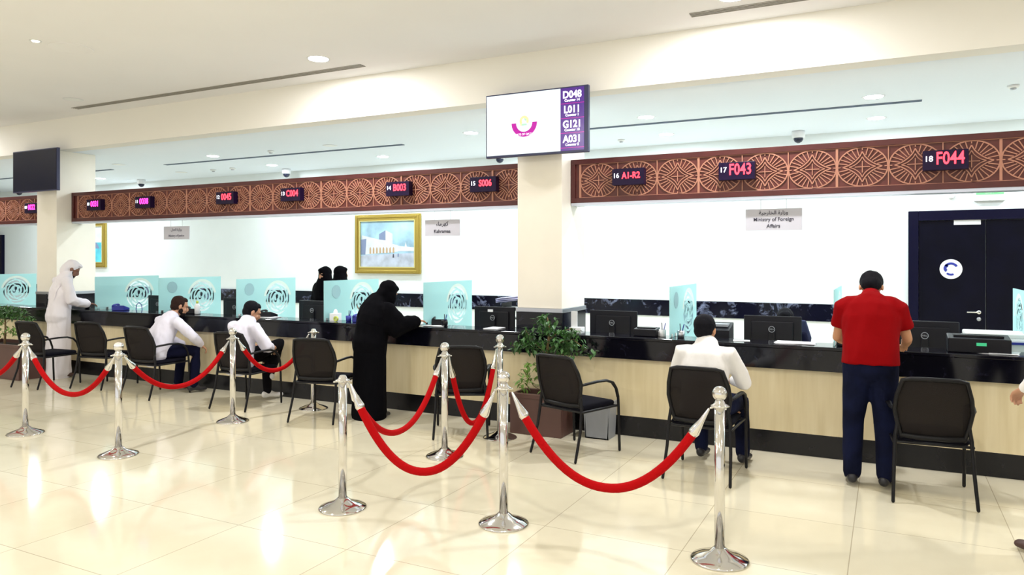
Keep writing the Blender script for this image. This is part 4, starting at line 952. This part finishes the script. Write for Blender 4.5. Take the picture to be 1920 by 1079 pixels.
# 6. black-robed customer leaning on the counter
def abaya(t, g, w, R, floor=True, veil=False):
    bm = BM(); torso_cloth(bm, g, 1.1, .05, .035); sleeves(bm, g, 0, (.085, .085, .09, .085))
    p = V(g['pel'])
    tube(bm, [(0, p.y*.3-.01, .03), (0, p.y*.6-.01, .40), (0, p.y, .80), (0, p.y+.03, 1.02)], [(.205, .185), (.20, .165), (.205, .165), (.21, .165)], side=(1, 0, 0), seg=24)
    for e, q in ((-1, 'L'), (1, 'R')):
        sh, el_, wr = V(g['sh'+q]), V(g['el'+q]), V(g['wr'+q]); tube(bm, [sh+V((0, 0, -.03)), (sh+el_)/2+V((-e*.03, -.02, -.08)), el_+V((-e*.04, -.03, -.05)), (el_+wr)/2+V((0, 0, -.02))], [.10, .115, .10, .075], seg=16)
    voxel(bm, 'robe', 'abaya_black', .013, t, 5, .014, 5, 21)
    bm = BM(); nk = V(g['neck'])
    ell(bm, w(0, -.024, .030), (.094, .108, .102), R, 20); ell(bm, w(0, -.05, -.045), (.088, .075, .10), R, 18); ell(bm, w(0, .035, .078), (.070, .060, .036), R, 16)
    for e in (-1, 1): ell(bm, w(e*.068, .015, -.035), (.026, .05, .085), R, 12)
    ell(bm, w(0, .03, -.115), (.065, .06, .04), R, 14)
    ch = V(g['chest']); tube(bm, [V(g['head'])-V((0, .02, .06)), nk, ch+(nk-ch)*.35, ch-(nk-ch)*.5], [(.115, .105), (.155, .135), (.225, .165), (.225, .165)], side=(1, 0, 0), seg=22)
    if veil: ell(bm, w(0, .06, -.05), (.062, .046, .075), R, 16)
    voxel(bm, 'head_scarf', 'abaya_black', .010, t, 3, .006, 8, 22)
g = dict(pel=(0, .0, .86), chest=(0, .08, 1.14), neck=(0, .16, 1.28), head=(.05, .22, 1.375), face=(.1, .8, -.5), shL=(-.17, .09, 1.20), elL=(-.22, .25, .98), wrL=(-.10, .42, 1.03), shR=(.17, .10, 1.20), elR=(.27, .20, 1.03), wrR=(.29, .40, 1.05),
         knL=(-.10, .05, .46), anL=(-.10, .0, .10), toL=(-.11, .15, .04), knR=(.10, .05, .46), anR=(.10, .0, .10), toR=(.11, .15, .04), hdR=(.15, .9, .1), hdL=(.2, .9, 0), wt=.95)
t, w, R = person('standing woman in black robe and head scarf leaning on the counter', (-5.08, 6.52, 0), -.25, g, 'skin', 1.0)
abaya(t, g, w, R, veil=True); shoes(t, g)
# 7, 8. two women in black behind the counter
g = dict(pel=(0, 0, .90), chest=(0, .02, 1.22), neck=(0, .03, 1.38), head=(0, .05, 1.51), face=(.0, 1, -.12), shL=(-.17, .02, 1.32), elL=(-.22, .05, 1.06), wrL=(-.12, .22, 1.0), shR=(.17, .02, 1.32), elR=(.22, .05, 1.06), wrR=(.12, .22, 1.0),
         knL=(-.10, .02, .48), anL=(-.10, 0, .10), toL=(-.11, .15, .04), knR=(.10, .02, .48), anR=(.10, 0, .10), toR=(.11, .15, .04), wt=.95)
def at(px, py_, y): return y*gx(px)
t, w, R = person('woman in black head scarf behind the counter, face turned to the hall', (at(613, 0, 8.85), 8.85, 0), PI-.15, g, 'skin', .95); abaya(t, g, w, R)
t, w, R = person('woman in black seen from the side behind her colleague, face hidden', (at(634, 0, 9.42), 9.42, 0), -.6, g, 'skin', .98); abaya(t, g, w, R, veil=True)
# 9. clerk almost hidden behind the logo monitor
g = dict(pel=(0, -.06, .55), chest=(0, -.02, .84), neck=(0, .03, .96), head=(0, .08, 1.075), face=(0, 1, -.45), shL=(-.18, 0, .89), elL=(-.24, .08, .66), wrL=(-.14, .30, .76), shR=(.18, 0, .89), elR=(.24, .08, .66), wrR=(.14, .30, .76),
         knL=(-.12, .36, .52), anL=(-.12, .34, .10), toL=(-.12, .49, .04), knR=(.12, .36, .52), anR=(.12, .34, .10), toR=(.12, .49, .04))
t, w, R = person('clerk whose dark hair just shows above the logo monitor', (-1.02, 8.70, 0), PI+.12, g, 'skin'); hair(t, w, R)
bm = BM(); torso_cloth(bm, g); sleeves(bm, g); voxel(bm, 'shirt', 'trousers_navy', .013, t, 4, .006, 7, 31)
bm = BM(); legs(bm, g); voxel(bm, 'trousers', 'trousers_black', .013, t); shoes(t, g)
c9 = t
# 10. person at the right edge, mostly outside the picture
yy = 5.25; 
g = dict(pel=(0, 0, .93), chest=(0, .03, 1.27), neck=(0, .04, 1.45), head=(0, .06, 1.59), face=(0, 1, -.1), shL=(-.19, .02, 1.38), elL=(-.26, .02, 1.12), wrL=(-.16, .22, .98), shR=(.19, .02, 1.38), elR=(.26, .02, 1.12), wrR=(.19, .24, .92),
         knL=(-.10, .12, .50), anL=(-.10, .10, .09), toL=(-.11, .27, .035), knR=(.10, -.02, .50), anR=(.11, -.12, .10), toR=(.11, .03, .04), curl=.8, hdR=(0, 1, -.2))
t, w, R = person('person at the right edge in cream shirt, blue trousers and brown sandals', (.99, yy, 0), .85, g, 'skin'); hair(t, w, R)
bm = BM(); torso_cloth(bm, g); sleeves(bm, g); voxel(bm, 'shirt', 'shirt_cream', .013, t, 4, .008, 7, 41)
bm = BM(); legs(bm, g); voxel(bm, 'trousers', 'trousers_navy', .013, t, 4, .006, 7, 42); shoes(t, g, 'sandal')
ex = t

# ------------------------------------------------------------------ daylight of the hall behind the viewer, and the view
w_ = bpy.data.worlds.new('world'); S.world = w_; w_.use_nodes = True
w_.node_tree.nodes['Background'].inputs[0].default_value = (1, .985, .96, 1); w_.node_tree.nodes['Background'].inputs[1].default_value = 1.08
vs = S.view_settings; vs.view_transform = 'Standard'; vs.look = 'None'; vs.exposure = 0.0; vs.gamma = 1; vs.use_curve_mapping = False
S.cycles.use_denoising = True; S.cycles.max_bounces = 8; S.cycles.transparent_max_bounces = 12; S.cycles.sample_clamp_indirect = 6
